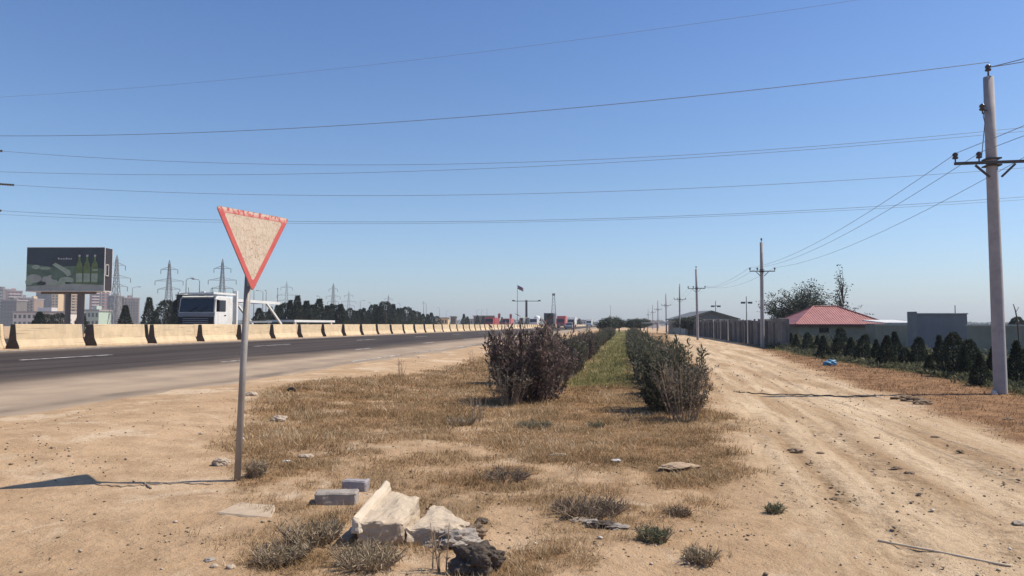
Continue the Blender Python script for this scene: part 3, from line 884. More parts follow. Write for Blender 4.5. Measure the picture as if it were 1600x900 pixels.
# grass (uncountable)
def grass(name, N, rfun, rmin, rmax, lo, hi, stops, seed, label, per=12, spread=.05, amin=-42, amax=42):
    rng = np.random.default_rng(seed)
    a = np.radians(rng.uniform(amin, amax, N)); r = np.exp(rng.uniform(math.log(rmin), math.log(rmax), N))
    x = r * np.sin(a); y = r * np.cos(a)
    k = rng.random(N) < rfun(x, y)
    x, y, r = x[k], y[k], r[k]; n = len(x)
    hz_ = rng.uniform(lo, hi, n) * (.35 + 1.5 * fbm(x * 2.2, y * 2.2, seed, 4) ** 1.6) * rng.uniform(.6, 1.5, n) * np.clip(1.0 + r / 60, 1, 2)
    x = np.repeat(x, per); y = np.repeat(y, per); h = np.repeat(hz_, per); r = np.repeat(r, per); m = len(x)
    sp = spread * np.clip(r / 7, .8, 3)
    x = x + rng.normal(0, 1, m) * sp; y = y + rng.normal(0, 1, m) * sp
    z = gz(x, y) - .012
    th = rng.uniform(0, 2 * math.pi, m); lean = rng.uniform(.2, 1.9, m); h = h * rng.uniform(.4, 1.15, m)
    w = .0035 * np.clip(r / 7, .8, 5)
    dx, dy = np.cos(th), np.sin(th)
    V = np.empty((m, 3, 3))
    V[:, 0] = np.stack([x - dy * w, y + dx * w, z], 1); V[:, 1] = np.stack([x + dy * w, y - dx * w, z], 1)
    V[:, 2] = np.stack([x + dx * h * lean, y + dy * h * lean, z + h], 1)
    tint = np.clip(np.repeat(rng.uniform(-.1, .35, n), per) + .75 * fbm(x * .9, y * .9, seed + 5, 4) + rng.uniform(-.22, .32, m), 0, 1)
    me = npmesh(name, V.reshape(-1, 3), np.arange(3 * m).reshape(m, 3), tint)
    o = link(name, me, leafmat(name + '_blade', stops, .7, .3))
    tag(o, label, 'grass', kind='stuff')
DRYC = [(0, (.085, .058, .028, 1)), (.3, (.19, .118, .054, 1)), (.6, (.33, .208, .100, 1)), (.85, (.48, .34, .185, 1)), (1, (.68, .55, .38, 1))]
grass('dry_grass', 92000, lambda x, y: masks(x, y)[0] * (1 - .8 * masks(x, y)[1]), 4.0, 45, .03, .075, DRYC, 31, 'short sun-dried brown grass between the hedges and around the rubble', 9)
grass('verge_grass', 30000, lambda x, y: masks(x, y)[4] * (1 - masks(x, y)[5]) * .7, 6, 60, .02, .06, [(0, (.10, .052, .025, 1)), (.6, (.25, .14, .065, 1)), (1, (.40, .27, .15, 1))], 33, 'reddish brown dead grass along the right edge of the track', 8, .06, 5, 45)
grass('green_grass', 22000, lambda x, y: masks(x, y)[1], 12, 150, .05, .12, [(0, (.06, .075, .022, 1)), (.5, (.145, .148, .052, 1)), (1, (.29, .24, .10, 1))], 35, 'green strip of grass running between the two hedge rows', 8, .05, -5, 30)
_rng = np.random.default_rng(37); _n = 330000
_a = np.radians(_rng.uniform(10, 46, _n)); _r = np.exp(_rng.uniform(math.log(13), math.log(130), _n)); _x = _r * np.sin(_a); _y = _r * np.cos(_a)
_k = _rng.random(_n) < masks(_x, _y)[5]; _x, _y, _r = _x[_k], _y[_k], _r[_k]; _n = len(_x)
_l = -lat_s(_x, _y)[0]; _h = (.05 + .46 * fbm(_x * .9, _y * .9, 72, 4) ** 1.5 * (.5 + 1.7 * sst(9.0, 12.5, _l))) * (1 + _r / 120)
_C = np.stack([_x, _y, gz(_x, _y) + _h * _rng.random(_n) ** .7], 1)
V, Fc, ti = leaves(_C, _rng.normal(size=(_n, 3)) + [0, 0, .9], (.05 + .0022 * _r) * _rng.uniform(.6, 1.5, _n), (.018 + .0009 * _r) * _rng.uniform(.6, 1.5, _n), np.clip(.75 * fbm(_x * .6, _y * .6, 73, 3) - .1 + _rng.normal(0, .14, _n), 0, 1), _rng)
tag(link('weed_bank', npmesh('weed_bank', V, Fc, ti), leafmat('weed_bank_leaf', [(0, (.055, .060, .032, 1)), (.5, (.145, .14, .075, 1)), (1, (.27, .23, .13, 1))], .6, .45)), 'rough dark green weeds growing around the young conifers at right', 'weeds', kind='stuff')

# conifers
def cone_tree(seed, h, r, n, leaf, shape):
    rng = np.random.default_rng(seed)
    t = rng.random(n) ** 1.35
    prof = {'spire': lambda t: np.minimum(1, 5 * t + .45) * (1 - t) ** 1.05, 'egg': lambda t: np.sqrt(np.clip(1 - (2 * (t - .42)) ** 2 / 1.4, 0, 1)) * (1 - .3 * t), 'broad': lambda t: (1 - t) ** .5 * np.minimum(1, 4 * t + .5)}[shape]
    a = rng.uniform(0, 2 * math.pi, n)
    lump = .72 + .5 * vnoise(a * 1.3 + seed, t * 9, seed)
    q = np.sqrt(rng.uniform(.25, 1, n)) * r * prof(t) * lump + .02
    lean = rng.normal(0, .06)
    C = np.stack([q * np.cos(a) + lean * h * t * t, q * np.sin(a), .04 * h + t * h * .96], 1)
    D = np.stack([np.cos(a) * .7, np.sin(a) * .7, np.full(n, 1.0)], 1) + rng.normal(0, .45, (n, 3))
    V, Fc, ti = leaves(C, D, leaf * rng.uniform(.6, 1.4, n), leaf * .5 * rng.uniform(.6, 1.4, n), rng.beta(2, 3, n), rng)
    return npmesh('crown', V, Fc, ti)
con_m = leafmat('conifer_needle', [(0, (.018, .026, .017, 1)), (.5, (.042, .053, .034, 1)), (1, (.10, .108, .068, 1))], .6, .3)
bark = mat('bark', (.11, .085, .065), .95, .3, 12)
CT = [(cone_tree(200 + k, 1, (.19, .22, .27, .32, .26)[k], 3000, .045, ('spire', 'spire', 'spire', 'broad', 'spire')[k])) for k in range(5)]
for m_ in CT: m_.materials.append(con_m)
tk = MB(); tk.tube([(0, 0, -.05), (0, 0, .5), (0, 0, .9)], [.022, .016, .006], 6); _t = tk.build('trunk', bark); TRUNK = _t.data; bpy.data.objects.remove(_t)
def conifer(x, y, z, h, v, label, group, wide=1.0, name='conifer_tree'):
    root = empty(name, (x, y, z), random.uniform(0, 6.28), (h * wide, h * wide, h))
    for nm, me in (('crown', CT[v]), ('trunk', TRUNK)):
        o = bpy.data.objects.new(nm, me); COL.objects.link(o); o.parent = root
    return tag(root, label, 'tree', group)
TREES = [(196, 478, 0, 95), (233, 466, 0, 105), (243, 486, 4, 120), (259, 470, 3, 100), (270, 474, 4, 108), (281, 462, 0, 98), (405, 482, 4, 120), (414, 488, 3, 118), (424, 480, 2, 125), (433, 478, 4, 120), (446, 474, 3, 118), (453, 470, 2, 118),
         (464, 463, 1, 115), (471, 478, 4, 122), (478, 471, 1, 118), (486, 477, 2, 120), (498, 468, 1, 125), (505, 482, 3, 130), (514, 478, 2, 128), (525, 477, 3, 132), (532, 476, 1, 130), (540, 486, 4, 138),
         (548, 482, 3, 140), (558, 486, 4, 142), (569, 482, 2, 145), (581, 477, 3, 150), (592, 480, 4, 150), (603, 472, 3, 152), (615, 476, 1, 155), (622, 482, 2, 160), (634, 480, 3, 165), (641, 485, 2, 172),
         (651, 487, 3, 180), (661, 491, 4, 190), (674, 489, 2, 200), (683, 494, 3, 215), (725, 491, 1, 260), (730, 495, 4, 262), (746, 493, 4, 270), (755, 494, 4, 280), (772, 496, 4, 300), (784, 496, 4, 300), (813, 497, 4, 340), (826, 497, 3, 350), (905, 498, 4, 420), (898, 499, 3, 420)]
TREES = sorted(TREES + [(px, 505 - (505 - t) * .92, v, d + 12) for px, t, v, d in ((420, 486, 1, 118), (439, 474, 0, 118), (459, 476, 1, 118), (468, 470, 0, 118), (492, 474, 1, 122), (510, 476, 0, 130), (519, 473, 1, 130), (536, 481, 0, 136), (553, 484, 1, 140), (563, 482, 0, 143), (575, 484, 1, 148), (587, 474, 0, 150), (597, 476, 1, 150), (609, 475, 0, 154), (628, 480, 1, 164), (646, 484, 0, 178), (656, 487, 1, 185), (668, 490, 0, 195))], key=lambda t: t[0])
def tree_label(i, px):
    if px < 290:
        n = [t[0] for t in TREES].index(px); return 'dark conifer left of the truck, %s counting from the billboard' % ORD[n]
    if px < 690:
        n = i - 6; m = [t[0] for t in TREES if t[0] < 690]; q = len(m) - 1 - i
        if n < 20: return 'dark conifer behind the barriers, %s to the right of the sign pole' % ORD[n]
        if q < 20: return 'dark conifer in the far row, %s counted leftward from its thinning right end' % ORD[q]
        return 'dark conifer in the middle of the far row, among the tallest ones'
    return 'tiny dark conifer among the far vehicles, %s after the row thins out' % ORD[i - len([t for t in TREES if t[0] < 690])]
for i, (px, ty, v, d) in enumerate(TREES):
    x, y, zt = at(px, ty, d)
    z0 = gz1(x, y)
    conifer(x, y, z0, zt - z0, v, tree_label(i, px), 'conifers beyond the far carriageway', random.uniform(1.1, 1.75))

THUJ = [(1385, 574, 528, 1), (1414, 574, 545, 0), (1424, 560, 516, 0), (1452, 585, 556, 1), (1453, 562, 524, 0), (1490, 588, 525, 0), (1533, 603, 556, 1), (1537, 572, 520, 0), (1590, 604, 538, 1), (1587, 545, 500, 0),
        (1356, 552, 528, 1), (1337, 548, 521, 0), (1316, 551, 515, 0), (1287, 560, 527, 1), (1268, 540, 518, 0), (1249, 536, 517, 1), (1300, 545, 519, 0), (1236, 545, 522, 1), (1215, 536, 521, 0), (1150 + 130, 545, 523, 1), (1508, 592, 545, 1), (1612, 585, 530, 0)]
THM = [cone_tree(300 + k, 1, .36, 3200, .06, ('broad', 'spire')[k % 2]) for k in range(4)]
for m_ in THM: m_.materials.append(con_m)
THUJ += [(1244, 549, 524, 1), (1262, 552, 522, 0), (1278, 551, 526, 1), (1312, 561, 529, 0), (1330, 564, 530, 1), (1348, 567, 526, 0), (1370, 569, 533, 1), (1400, 566, 522, 1), (1436, 574, 530, 0), (1470, 576, 528, 1), (1516, 590, 535, 0), (1552, 592, 545, 1), (1604, 600, 548, 0), (1440, 552, 514, 1), (1500, 566, 520, 1), (1520, 568, 516, 0), (1572, 580, 530, 1)]
SEG = [(1228, 'in front of the slab fence end'), (1376, 'in front of the red roofed house'), (1423, 'between the red roofed house and the grey block'), (1512, 'in front of the grey block building'), (1560, 'between the grey block and the nearest utility pole'), (9999, 'right of the nearest utility pole')]
thr = sorted(THUJ)
seg_n = {}
for px, by_, ty, v in thr:
    x, y, z = G(px, by_)
    zt = z + (at(px, ty, y)[2] - z) * 1.08
    root = empty('young_conifer', (x, y, z - .03), random.uniform(0, 6), ((zt - z) * random.uniform(.85, 1.15),) * 2 + (zt - z,))
    for nm, me in (('crown', THM[v + 2 * random.randrange(2)]), ('trunk', TRUNK)):
        o = bpy.data.objects.new(nm, me); COL.objects.link(o); o.parent = root
    sg = next(t for e, t in SEG if px < e); n_ = seg_n.get(sg, 0); seg_n[sg] = n_ + 1
    lab = 'dark young conifer %s, %s from the left' % (sg, ORD[n_])
    tag(root, lab, 'young conifer', 'young conifers planted along the right verge')

# the two broadleaf trees behind the red roof
def broadleaf(px, topy, d, width, seed, dense, label, name):
    rng = np.random.default_rng(seed)
    x, y, zt = at(px, topy, d); z0 = gz1(x, y); hh = zt - z0
    root = empty(name, (x, y, z0))
    tr = MB(); C = []; D = []
    tk_ = 1 if dense else .55
    tr.tube([(0, 0, -.1), (.05, 0, hh * .25), (.0, .05, hh * .5)], [.16 * tk_, .12 * tk_, .08 * tk_], 8)
    nb = 90 if dense else 30
    for k in range(nb):
        a = rng.uniform(0, 6.28); q = math.sqrt(rng.random())
        if dense:
            tz = hh * (.42 + .55 * rng.random() * math.sqrt(max(.05, 1 - q * q * .75))); R0 = width / 2 * q
        else:
            u = rng.random(); tz = hh * (.35 + .65 * u); R0 = width / 2 * q * (1 - .75 * u) + .08
        tip = np.array([R0 * math.cos(a), R0 * math.sin(a), tz]); b0 = np.array([0, 0, hh * rng.uniform(.22, .48)]) if dense else np.array([0, 0, max(hh * .3, tz * .7)])
        mid_ = b0 * .5 + tip * .5 + np.array([0, 0, .15])
        tr.tube([b0, mid_, tip], [.045, .03, .008], 5, False)
        nl = 150 if dense else 30
        t = rng.uniform(.35, 1.08, nl)[:, None]
        P = b0 * (1 - t) ** 2 + 2 * mid_ * t * (1 - t) + tip * t * t
        C.append(P + rng.normal(0, 1, (nl, 3)) * np.array([.28, .28, .10]) * (1 if dense else .7)); D.append(rng.normal(0, 1, (nl, 3)) * np.array([1, 1, .45]))
    if not dense: tr.tube([(0, .05, hh * .5), (.05, 0, hh * .8), (0, 0, hh * .98)], [.04, .025, .01], 6)
    tr.build('trunk', bark, root)
    C = np.concatenate(C); D = np.concatenate(D); n = len(C)
    V, Fc, ti = leaves(C, D, .22 * rng.uniform(.6, 1.3, n), .10 * rng.uniform(.7, 1.3, n), rng.beta(2, 2.6, n), rng)
    link('crown', npmesh('crown', V, Fc, ti), leafmat(name + '_leaf', [(0, (.020, .028, .016, 1)), (.5, (.05, .06, .034, 1)), (1, (.12, .125, .075, 1))], .55, .2), root)
    return tag(root, label, 'tree')
broadleaf(1252, 438, 74, 7.6, 61, True, 'wide dense leafy tree rising left of the red roof', 'leafy_tree')
broadleaf(1316, 416, 74, 5.0, 62, False, 'thin airy tree with gaps, taller, behind the red roof', 'sparse_tree')
broadleaf(1076, 492, 105, 4.2, 63, True, 'low dark round tree left of the grey shed', 'leafy_tree')
for i, (px, ty, d, w) in enumerate(((957, 494, 125, 3.2), (990, 497, 130, 3.4), (948, 497, 105, 2.4), (967, 499, 150, 2.6), (1000, 499, 150, 3.4), (1006, 497, 190, 4))):
    broadleaf(px, ty, d, w, 70 + i, True, ['dark rounded bush-tree closing the far end of the road-side hedge', 'dark rounded bush-tree closing the far end of the track-side hedge', 'smaller bush at the road side near the far end of the hedge', 'small far bush just right of the tallest road-side hedge end', 'distant bush right of the grass strip end', 'distant tree behind the end of the track-side hedge'][i], 'leafy_tree')

# ------------------------------------------------------------------ right side buildings
wallm = mat('plastered_wall', (.30, .27, .20), .9, .15, 1.5, stain=(.20, .19, .13), bump=.2)
bluegrey = mat('grey_blockwork', (.20, .195, .20), .9, .1, 2, bump=.3, stain=(.21, .21, .22))
def house():
    d = 58
    xl, _, _ = at(1228, 507, d); xr, _, ze = at(1376, 507, d); zt = at(1300, 481, d + 3)[2]
    g0 = -.9
    root = empty('red_roofed_house', ((xl + xr) / 2 + .75, d + 3, g0))
    tag(root, 'low house with a red hipped metal roof behind young conifers', 'house')
    w = (xr - xl) / 2 - .35; e = ze - g0; top = zt - g0 + .1
    b = MB(); b.box(-w, w, -2.7, 2.7, 0, e - .02); b.build('wall', mat('house_wall', (.26, .25, .19), .9, .12, 1.5), root)
    rm = bpy.data.materials.new('red_sheet_roof'); t = NT(rm); v = t.coord()
    wv = t.node('ShaderNodeTexWave'); wv.bands_direction = 'X'; wv.inputs['Scale'].default_value = 1.6; wv.inputs['Distortion'].default_value = .2; t.l.new(v, wv.inputs['Vector'])
    c = t.mix(t.ramp(t.noise(2, 5, v), [(.35, 0), (.7, 1)]), (.27, .085, .07, 1), (.36, .14, .115, 1))
    t.put(t.b.inputs['Base Color'], c); t.b.inputs['Roughness'].default_value = .5; t.bump(wv.outputs['Fac'], .6, .05)
    W = w + .35; Dp = 3.05; rx = (at(1345 - 26, 481, d)[0] - at(1280, 481, d)[0]) / 2 
    r0 = at(1300, 481, d)[0] - (xl + xr) / 2
    b = MB(); b.mesh([(-W, -Dp, e), (W, -Dp, e), (W, Dp, e), (-W, Dp, e), (r0 - rx, 0, top), (r0 + rx, 0, top)], [(0, 1, 5, 4), (1, 2, 5), (2, 3, 4, 5), (3, 0, 4), (3, 2, 1, 0)])
    rf = b.build('roof', rm, root)
    fa = MB(); fa.box(-W, W, -Dp - .02, -Dp, e - .14, e + .03); fa.box(-W, W, Dp, Dp + .02, e - .14, e + .03); fa.box(-W - .02, -W, -Dp, Dp, e - .14, e + .03); fa.box(W, W + .02, -Dp, Dp, e - .14, e + .03)
    fa.build('fascia', mat('dark_red_fascia', (.13, .045, .04), .6), rf)
    rg = MB()
    for p, q in (((-W, -Dp, e), (r0 - rx, 0, top)), ((W, -Dp, e), (r0 + rx, 0, top)), ((r0 - rx, 0, top), (r0 + rx, 0, top)), ((W, Dp, e), (r0 + rx, 0, top)), ((-W, Dp, e), (r0 - rx, 0, top))):
        rg.tube([Vector(p) + Vector((0, 0, .03)), Vector(q) + Vector((0, 0, .03))], .06, 6)
    rg.build('ridge_cap', mat('ridge_red', (.38, .15, .13), .5), rf)
    for px in (1349, 1275):
        x0 = at(px, 517, d)[0] - (xl + xr) / 2
        f = MB(); f.box(x0 - .38, x0 + .38, -2.72, -2.69, e - .62, e - .28)
        wn_ = f.build('window', mat('window_dark', (.02, .025, .025), .15, .1, 4, spec=.5), root)
        f = MB(); f.bar((x0 - .4, -2.73, e - .26), (x0 + .4, -2.73, e - .26), .04); f.bar((x0 - .4, -2.73, e - .64), (x0 + .4, -2.73, e - .64), .04); f.bar((x0, -2.735, e - .62), (x0, -2.735, e - .28), .03)
        f.build('window_frame', mat('frame_brown', (.12, .1, .08), .6), wn_)
house()
def wall_run(px0, px1, d0, d1, topy, name, label, m, cop=True):
    a = Vector(at(px0, topy, d0)); b_ = Vector(at(px1, topy, d1)); g0 = min(gz1(a.x, a.y), gz1(b_.x, b_.y)) - .1
    root = empty(name, (a.x, a.y, g0)); L_ = (b_.xy - a.xy).length; rz = math.atan2(b_.y - a.y, b_.x - a.x); root.rotation_euler.z = rz
    h = a.z - g0
    w = MB(); w.box(0, L_, -.1, .1, 0, h - .08); w.build('wall_panel', m, root)
    w = MB(); w.box(-.03, L_ + .03, -.14, .14, h - .078, h); w.build('coping', mat('pale_coping', (.50, .47, .40), .8), root)
    return tag(root, label, 'wall')
wall_run(1370, 1424, 46, 41, 506.5, 'boundary_wall', 'pale yard wall between the red roofed house and the grey block building', wallm)
wall_run(1512, 1720, 38, 33, 507, 'boundary_wall', 'pale yard wall behind the nearest utility pole', wallm)
def block():
    d = 40
    xl, _, zt = at(1432, 491, d); xr = at(1511, 491, d)[0]; g0 = -.95
    root = empty('block_building', (xl, d, g0)); w = xr - xl; h = zt - g0
    tag(root, 'plain grey flat-roofed block building right of the red roofed house', 'building')
    b = MB(); b.box(0, w, 0, .8, 0, h); b.build('wall', bluegrey, root)
    b = MB(); b.box(-.04, w + .04, -.05, .85, h + .002, h + .06); b.build('roof_slab', mat('slab_edge', (.35, .34, .33), .9), root)
    b = MB(); b.box(-.24, -.005, -.06, .5, 0, h + .14); b.build('corner_pillar', mat('pillar_concrete', (.22, .215, .21), .9, .1, 4), root)
    b = MB(); b.bar((w - .4, .4, h + .06), (w - .4, .4, h + .5), .03); b.build('roof_pipe', steel, root)
block()
def pale_roof():
    x0, y0, z0 = at(1384, 503.5, 52); x1 = at(1428, 503, 52)[0]
    root = empty('low_shed', (x0, y0, -.9)); h = z0 + .9
    b = MB(); b.box(0, x1 - x0, 0, 3, 0, h - .1); b.build('wall', wallm, root)
    b = MB(); b.mesh([(-.2, -.3, h - .09), (x1 - x0 + .2, -.3, h - .09), (x1 - x0 + .2, 3.2, h + .12), (-.2, 3.2, h + .12), (-.2, -.3, h - .02), (x1 - x0 + .2, -.3, h - .02), (x1 - x0 + .2, 3.2, h + .19), (-.2, 3.2, h + .19)],
                     [(0, 1, 2, 3), (4, 5, 6, 7), (0, 1, 5, 4), (1, 2, 6, 5), (2, 3, 7, 6), (3, 0, 4, 7)]); b.build('roof', mat('white_sheet', (.62, .60, .56), .5), root)
    tag(root, 'low shed with a pale sheet roof behind the yard wall', 'shed')
pale_roof()
# slab fence
def fence():
    slab = mat('grey_slab', (.17, .155, .145), .9, .25, 1.2, stain=(.10, .09, .085), bump=.3)
    p0 = Vector((*RL(-9.75, 47), 0)); 
    root = empty('slab_fence', (p0.x, p0.y, -.05), math.pi / 2 - A_ROAD)
    tag(root, 'long grey fence of upright slabs with uneven tops along the track', 'fence')
    b = MB(); u = 0; k = 0; rng = random.Random(5)
    while u < 112:
        w = rng.uniform(.75, 1.0); h = 1.86 + rng.uniform(-.09, .1) + .004 * u
        t = rng.choice((-1, 1)) * rng.uniform(.05, .14)
        b.mesh([(u, -.05 + t, 0), (u + w, -.05 - t, 0), (u + w, .05 - t, 0), (u, .05 + t, 0), (u, -.05 + t, h), (u + w, -.05 - t, h + rng.uniform(-.03, .03)), (u + w, .05 - t, h), (u, .05 + t, h)],
               [(3, 2, 1, 0), (4, 5, 6, 7), (0, 1, 5, 4), (1, 2, 6, 5), (2, 3, 7, 6), (3, 0, 4, 7)])
        u += w + rng.choice((.04, .05, .12))
    b.build('slab_panel', slab, root)
    pm = mat('fence_post_concrete', (.17, .155, .145), .9, .2, 3)
    b = MB(); b.box(-.09, .09, .1, .28, 0, 1.72); p = b.build('post', pm, root, (0, 0, 0))
    for k in range(1, 40):
        c = p.copy(); COL.objects.link(c); c.parent = root; c.location = (k * 2.8, 0, random.uniform(-.1, .1))
fence()
def shed():
    d = 112
    xl = at(1066, 497, d)[0]; xr = at(1156, 497, d)[0]; za = at(1112, 485, d)[2]; ze = at(1066, 498, d)[2]
    root = empty('grey_roofed_shed', ((xl + xr) / 2, d, 0)); w = (xr - xl) / 2
    tag(root, 'wide shed with a low dark grey gable roof beyond the slab fence', 'shed')
    g0 = 0
    b = MB(); b.prism([(-w + .4, 0), (w - .4, 0), (w - .4, ze), (0, za - .25), (-w + .4, ze)], 0, 12, 'y'); b.build('wall', mat('pale_shed_wall', (.42, .40, .34), .9), root)
    b = MB(); b.prism([(-w, ze - .15), (0, za - .2), (w, ze - .15), (w, ze), (0, za), (-w, ze)], -.4, 12.4, 'y'); b.build('roof', mat('grey_roofing', (.13, .14, .14), .7), root)
    b = MB(); b.prism([(-w + .9, ze - .05), (w - .9, ze - .05), (0, za - .27)], -.03, -.005, 'y'); b.build('gable_panel', mat('grey_gable', (.12, .13, .14), .7), root)
shed()
def canopy():
    d = 120; x0, y0, z0 = at(1008, 504, d); x1 = at(1046, 504, d)[0]
    root = empty('roadside_canopy', (x0, y0, 0)); w = x1 - x0
    b = MB(); b.box(0, w, 0, 3, z0 - .12, z0); b.build('roof', mat('white_sheet', (.62, .60, .56), .5), root)
    for q in (0.1, .5, .9):
        b = MB(); b.box(w * q - .05, w * q + .05, .2, .3, 0, z0 - .12); b.build('post', steel, root)
    tag(root, 'low canopy with a thin pale roof far beside the track', 'canopy')
canopy()
def floodlight(px, topy, d, label):
    x, y, zt = at(px, topy, d); z0 = gz1(x, y); h = zt - z0
    root = empty('floodlight_mast', (x, y, z0))
    b = MB(); b.tube([(0, 0, 0), (0, 0, h)], [.09, .05], 8); b.build('pole', steel, root)
    b = MB(); b.bar((-.8, 0, h - .9), (.8, 0, h - .9), .06); b.build('crossbar', steel, root)
    for q in (-.55, .55):
        b = MB(); b.box(q - .32, q + .32, -.2, 0, h - 1.15, h - .85); b.build('lamp_head', mat('lamp_grey', (.10, .10, .10), .5), root)
    tag(root, label, 'floodlight', 'floodlight masts behind the slab fence')
floodlight(1118, 470, 135, 'floodlight mast standing above the grey shed roof')
floodlight(1166, 463, 115, 'floodlight mast between the shed and the second utility pole')
x, y, z = at(1591, 476, 30)
b = MB(); b.tube([(0, 0, -2.0), (-.05, 0, -.7), (-.12, 0, -.25), (-.2, 0, .02)], [.035, .03, .022, .015], 6); b.tube([(-.1, 0, -.3), (.02, 0, -.1)], .01, 5)
tag(b.build('bare_stake', bark, None, (x, y, z)), 'bent bare stake standing right of the nearest utility pole', 'stake')

# ------------------------------------------------------------------ left: billboard, flats, pylons
def billboard():
    d = 80
    xl, _, zt = at(42, 387, d); xr, _, _ = at(163.5, 387, d); zb = at(42, 454, d)[2]
    root = empty('billboard', ((xl + xr) / 2, d, .1)); w = (xr - xl) / 2; z0, z1 = zb - .1, zt - .1
    tag(root, 'large dark billboard with green bottles and food on two thick posts', 'billboard')
    b = MB(); b.box(-w, w + .0, .06, 1.55, z0, z1); b.build('cabinet', mat('dark_cabinet', (.035, .03, .035), .6), root)
    fm = mat('light_frame', (.50, .48, .46), .5)
    b = MB(); b.box(w + .003, w + .06, .0, .10, z0, z1); b.box(w + .003, w + .06, 1.5, 1.6, z0, z1); b.box(-w, w, 0, .07, z1 + .003, z1 + .06); b.box(-w, w + .05, -.05, 1.6, z0 - .1, z0 - .003)
    fr = b.build('frame', fm, root)
    b = MB(); y0 = (z0 + z1) / 2 - .1
    b.bar((w + .09, .1, y0 + .6), (w + .09, .75, y0 + .6), .08); b.bar((w + .09, .1, y0 - .6), (w + .09, .75, y0 - .6), .08); b.bar((w + .09, .7, y0 - .6), (w + .09, .7, y0 + .6), .08); b.bar((w + .09, .14, y0 - .6), (w + .09, .14, y0 + .6), .08)
    b.build('ladder_bracket', fm, root)
    # printed poster: flat shapes on the board
    ms = [mat('poster_night', (.034, .052, .068), .5, .25, .5), mat('poster_green', (.09, .15, .11), .5, .35, 1.1), mat('poster_pale', (.27, .35, .28), .5, .25, 1.5), mat('poster_bottle', (.11, .165, .065), .5, .3, 2),
          mat('poster_table', (.28, .32, .30), .5, .2, 1), mat('poster_white', (.42, .44, .43), .5, .1, 2), mat('poster_dark', (.03, .04, .04), .5)]
    P = MB(); W2 = 2 * w; Hh = z1 - z0
    lay = [0]
    def poly(mi, pts):
        lay[0] += .0025; P.cur = mi
        P.mesh([(-w + u * W2, .055 - lay[0], z0 + v * Hh) for u, v in pts], [tuple(range(len(pts)))])
    def ell(mi, u, v, a, b_, rot=0, n=18):
        poly(mi, [(u + a * math.cos(t) * math.cos(rot) - b_ * math.sin(t) * math.sin(rot) * .56, v + a * math.cos(t) * math.sin(rot) * 1.8 + b_ * math.sin(t) * math.cos(rot)) for t in [2 * math.pi * k / n for k in range(n)]])
    poly(0, [(0, 0), (1, 0), (1, 1), (0, 1)])
    poly(1, [(0, .1), (1, .1), (1, .5), (.7, .58), (.35, .55), (0, .62)])
    poly(4, [(0, 0), (1, 0), (1, .13), (.6, .16), (0, .1)])
    ell(0, .2, .74, .07, .1); ell(2, .12, .55, .055, .05); ell(2, .24, .52, .07, .035)
    poly(2, [(.33, .60), (.37, .65), (.56, .47), (.58, .36), (.53, .33), (.47, .44)])
    ell(4, .1, .28, .1, .1); ell(2, .04, .2, .05, .08); ell(4, .3, .24, .1, .12); ell(1, .38, .31, .06, .06); ell(2, .52, .24, .1, .08); ell(6, .52, .18, .07, .02); ell(2, .41, .17, .1, .05); ell(6, .2, .17, .06, .04); ell(1, .25, .38, .05, .05)
    for u in (.68, .78, .88):
        poly(3, [(u - .04, .16), (u + .04, .16), (u + .042, .52), (u + .036, .62), (u + .015, .70), (u + .012, .79), (u - .012, .79), (u - .015, .70), (u - .036, .62), (u - .042, .52)])
        poly(2, [(u - .04, .2), (u + .04, .2), (u + .04, .4), (u - .04, .4)]); poly(5, [(u - .014, .79), (u + .014, .79), (u + .014, .835), (u - .014, .835)])
    poly(2, [(.85, .46), (.92, .46), (.92, .50), (.85, .50)])
    ell(0, .5, .86, .06, .05)
    for k in range(9):    # a short line of pale lettering, too small to read
        u = .405 + k * .021; hh = .045 if k in (0, 5) else .028
        poly(5, [(u, .725), (u + .013, .725), (u + .013, .725 + hh), (u, .725 + hh)])
    P.build('poster', ms, root)
    for px in (107, 127):
        xx = at(px, 480, d + .9)[0] - (xl + xr) / 2; ww = .28 if px == 107 else .36
        b = MB(); b.prism([(ww * math.cos(2 * math.pi * k / 16), ww * math.sin(2 * math.pi * k / 16)) for k in range(16)], -.6, z0 - .02, 'z')
        for i in range(len(b.v)): b.v[i] = (b.v[i][0] + xx, b.v[i][1] + .8, b.v[i][2])
        b.build('post', mat('billboard_post', (.10, .095, .10), .6), root)
    b = MB(); b.bar((-w * .7, .8, z0 - .2), (w * .7, .8, z0 - .2), .3); b.build('beam', mat('billboard_post', (.10, .095, .10), .6), root)
billboard()

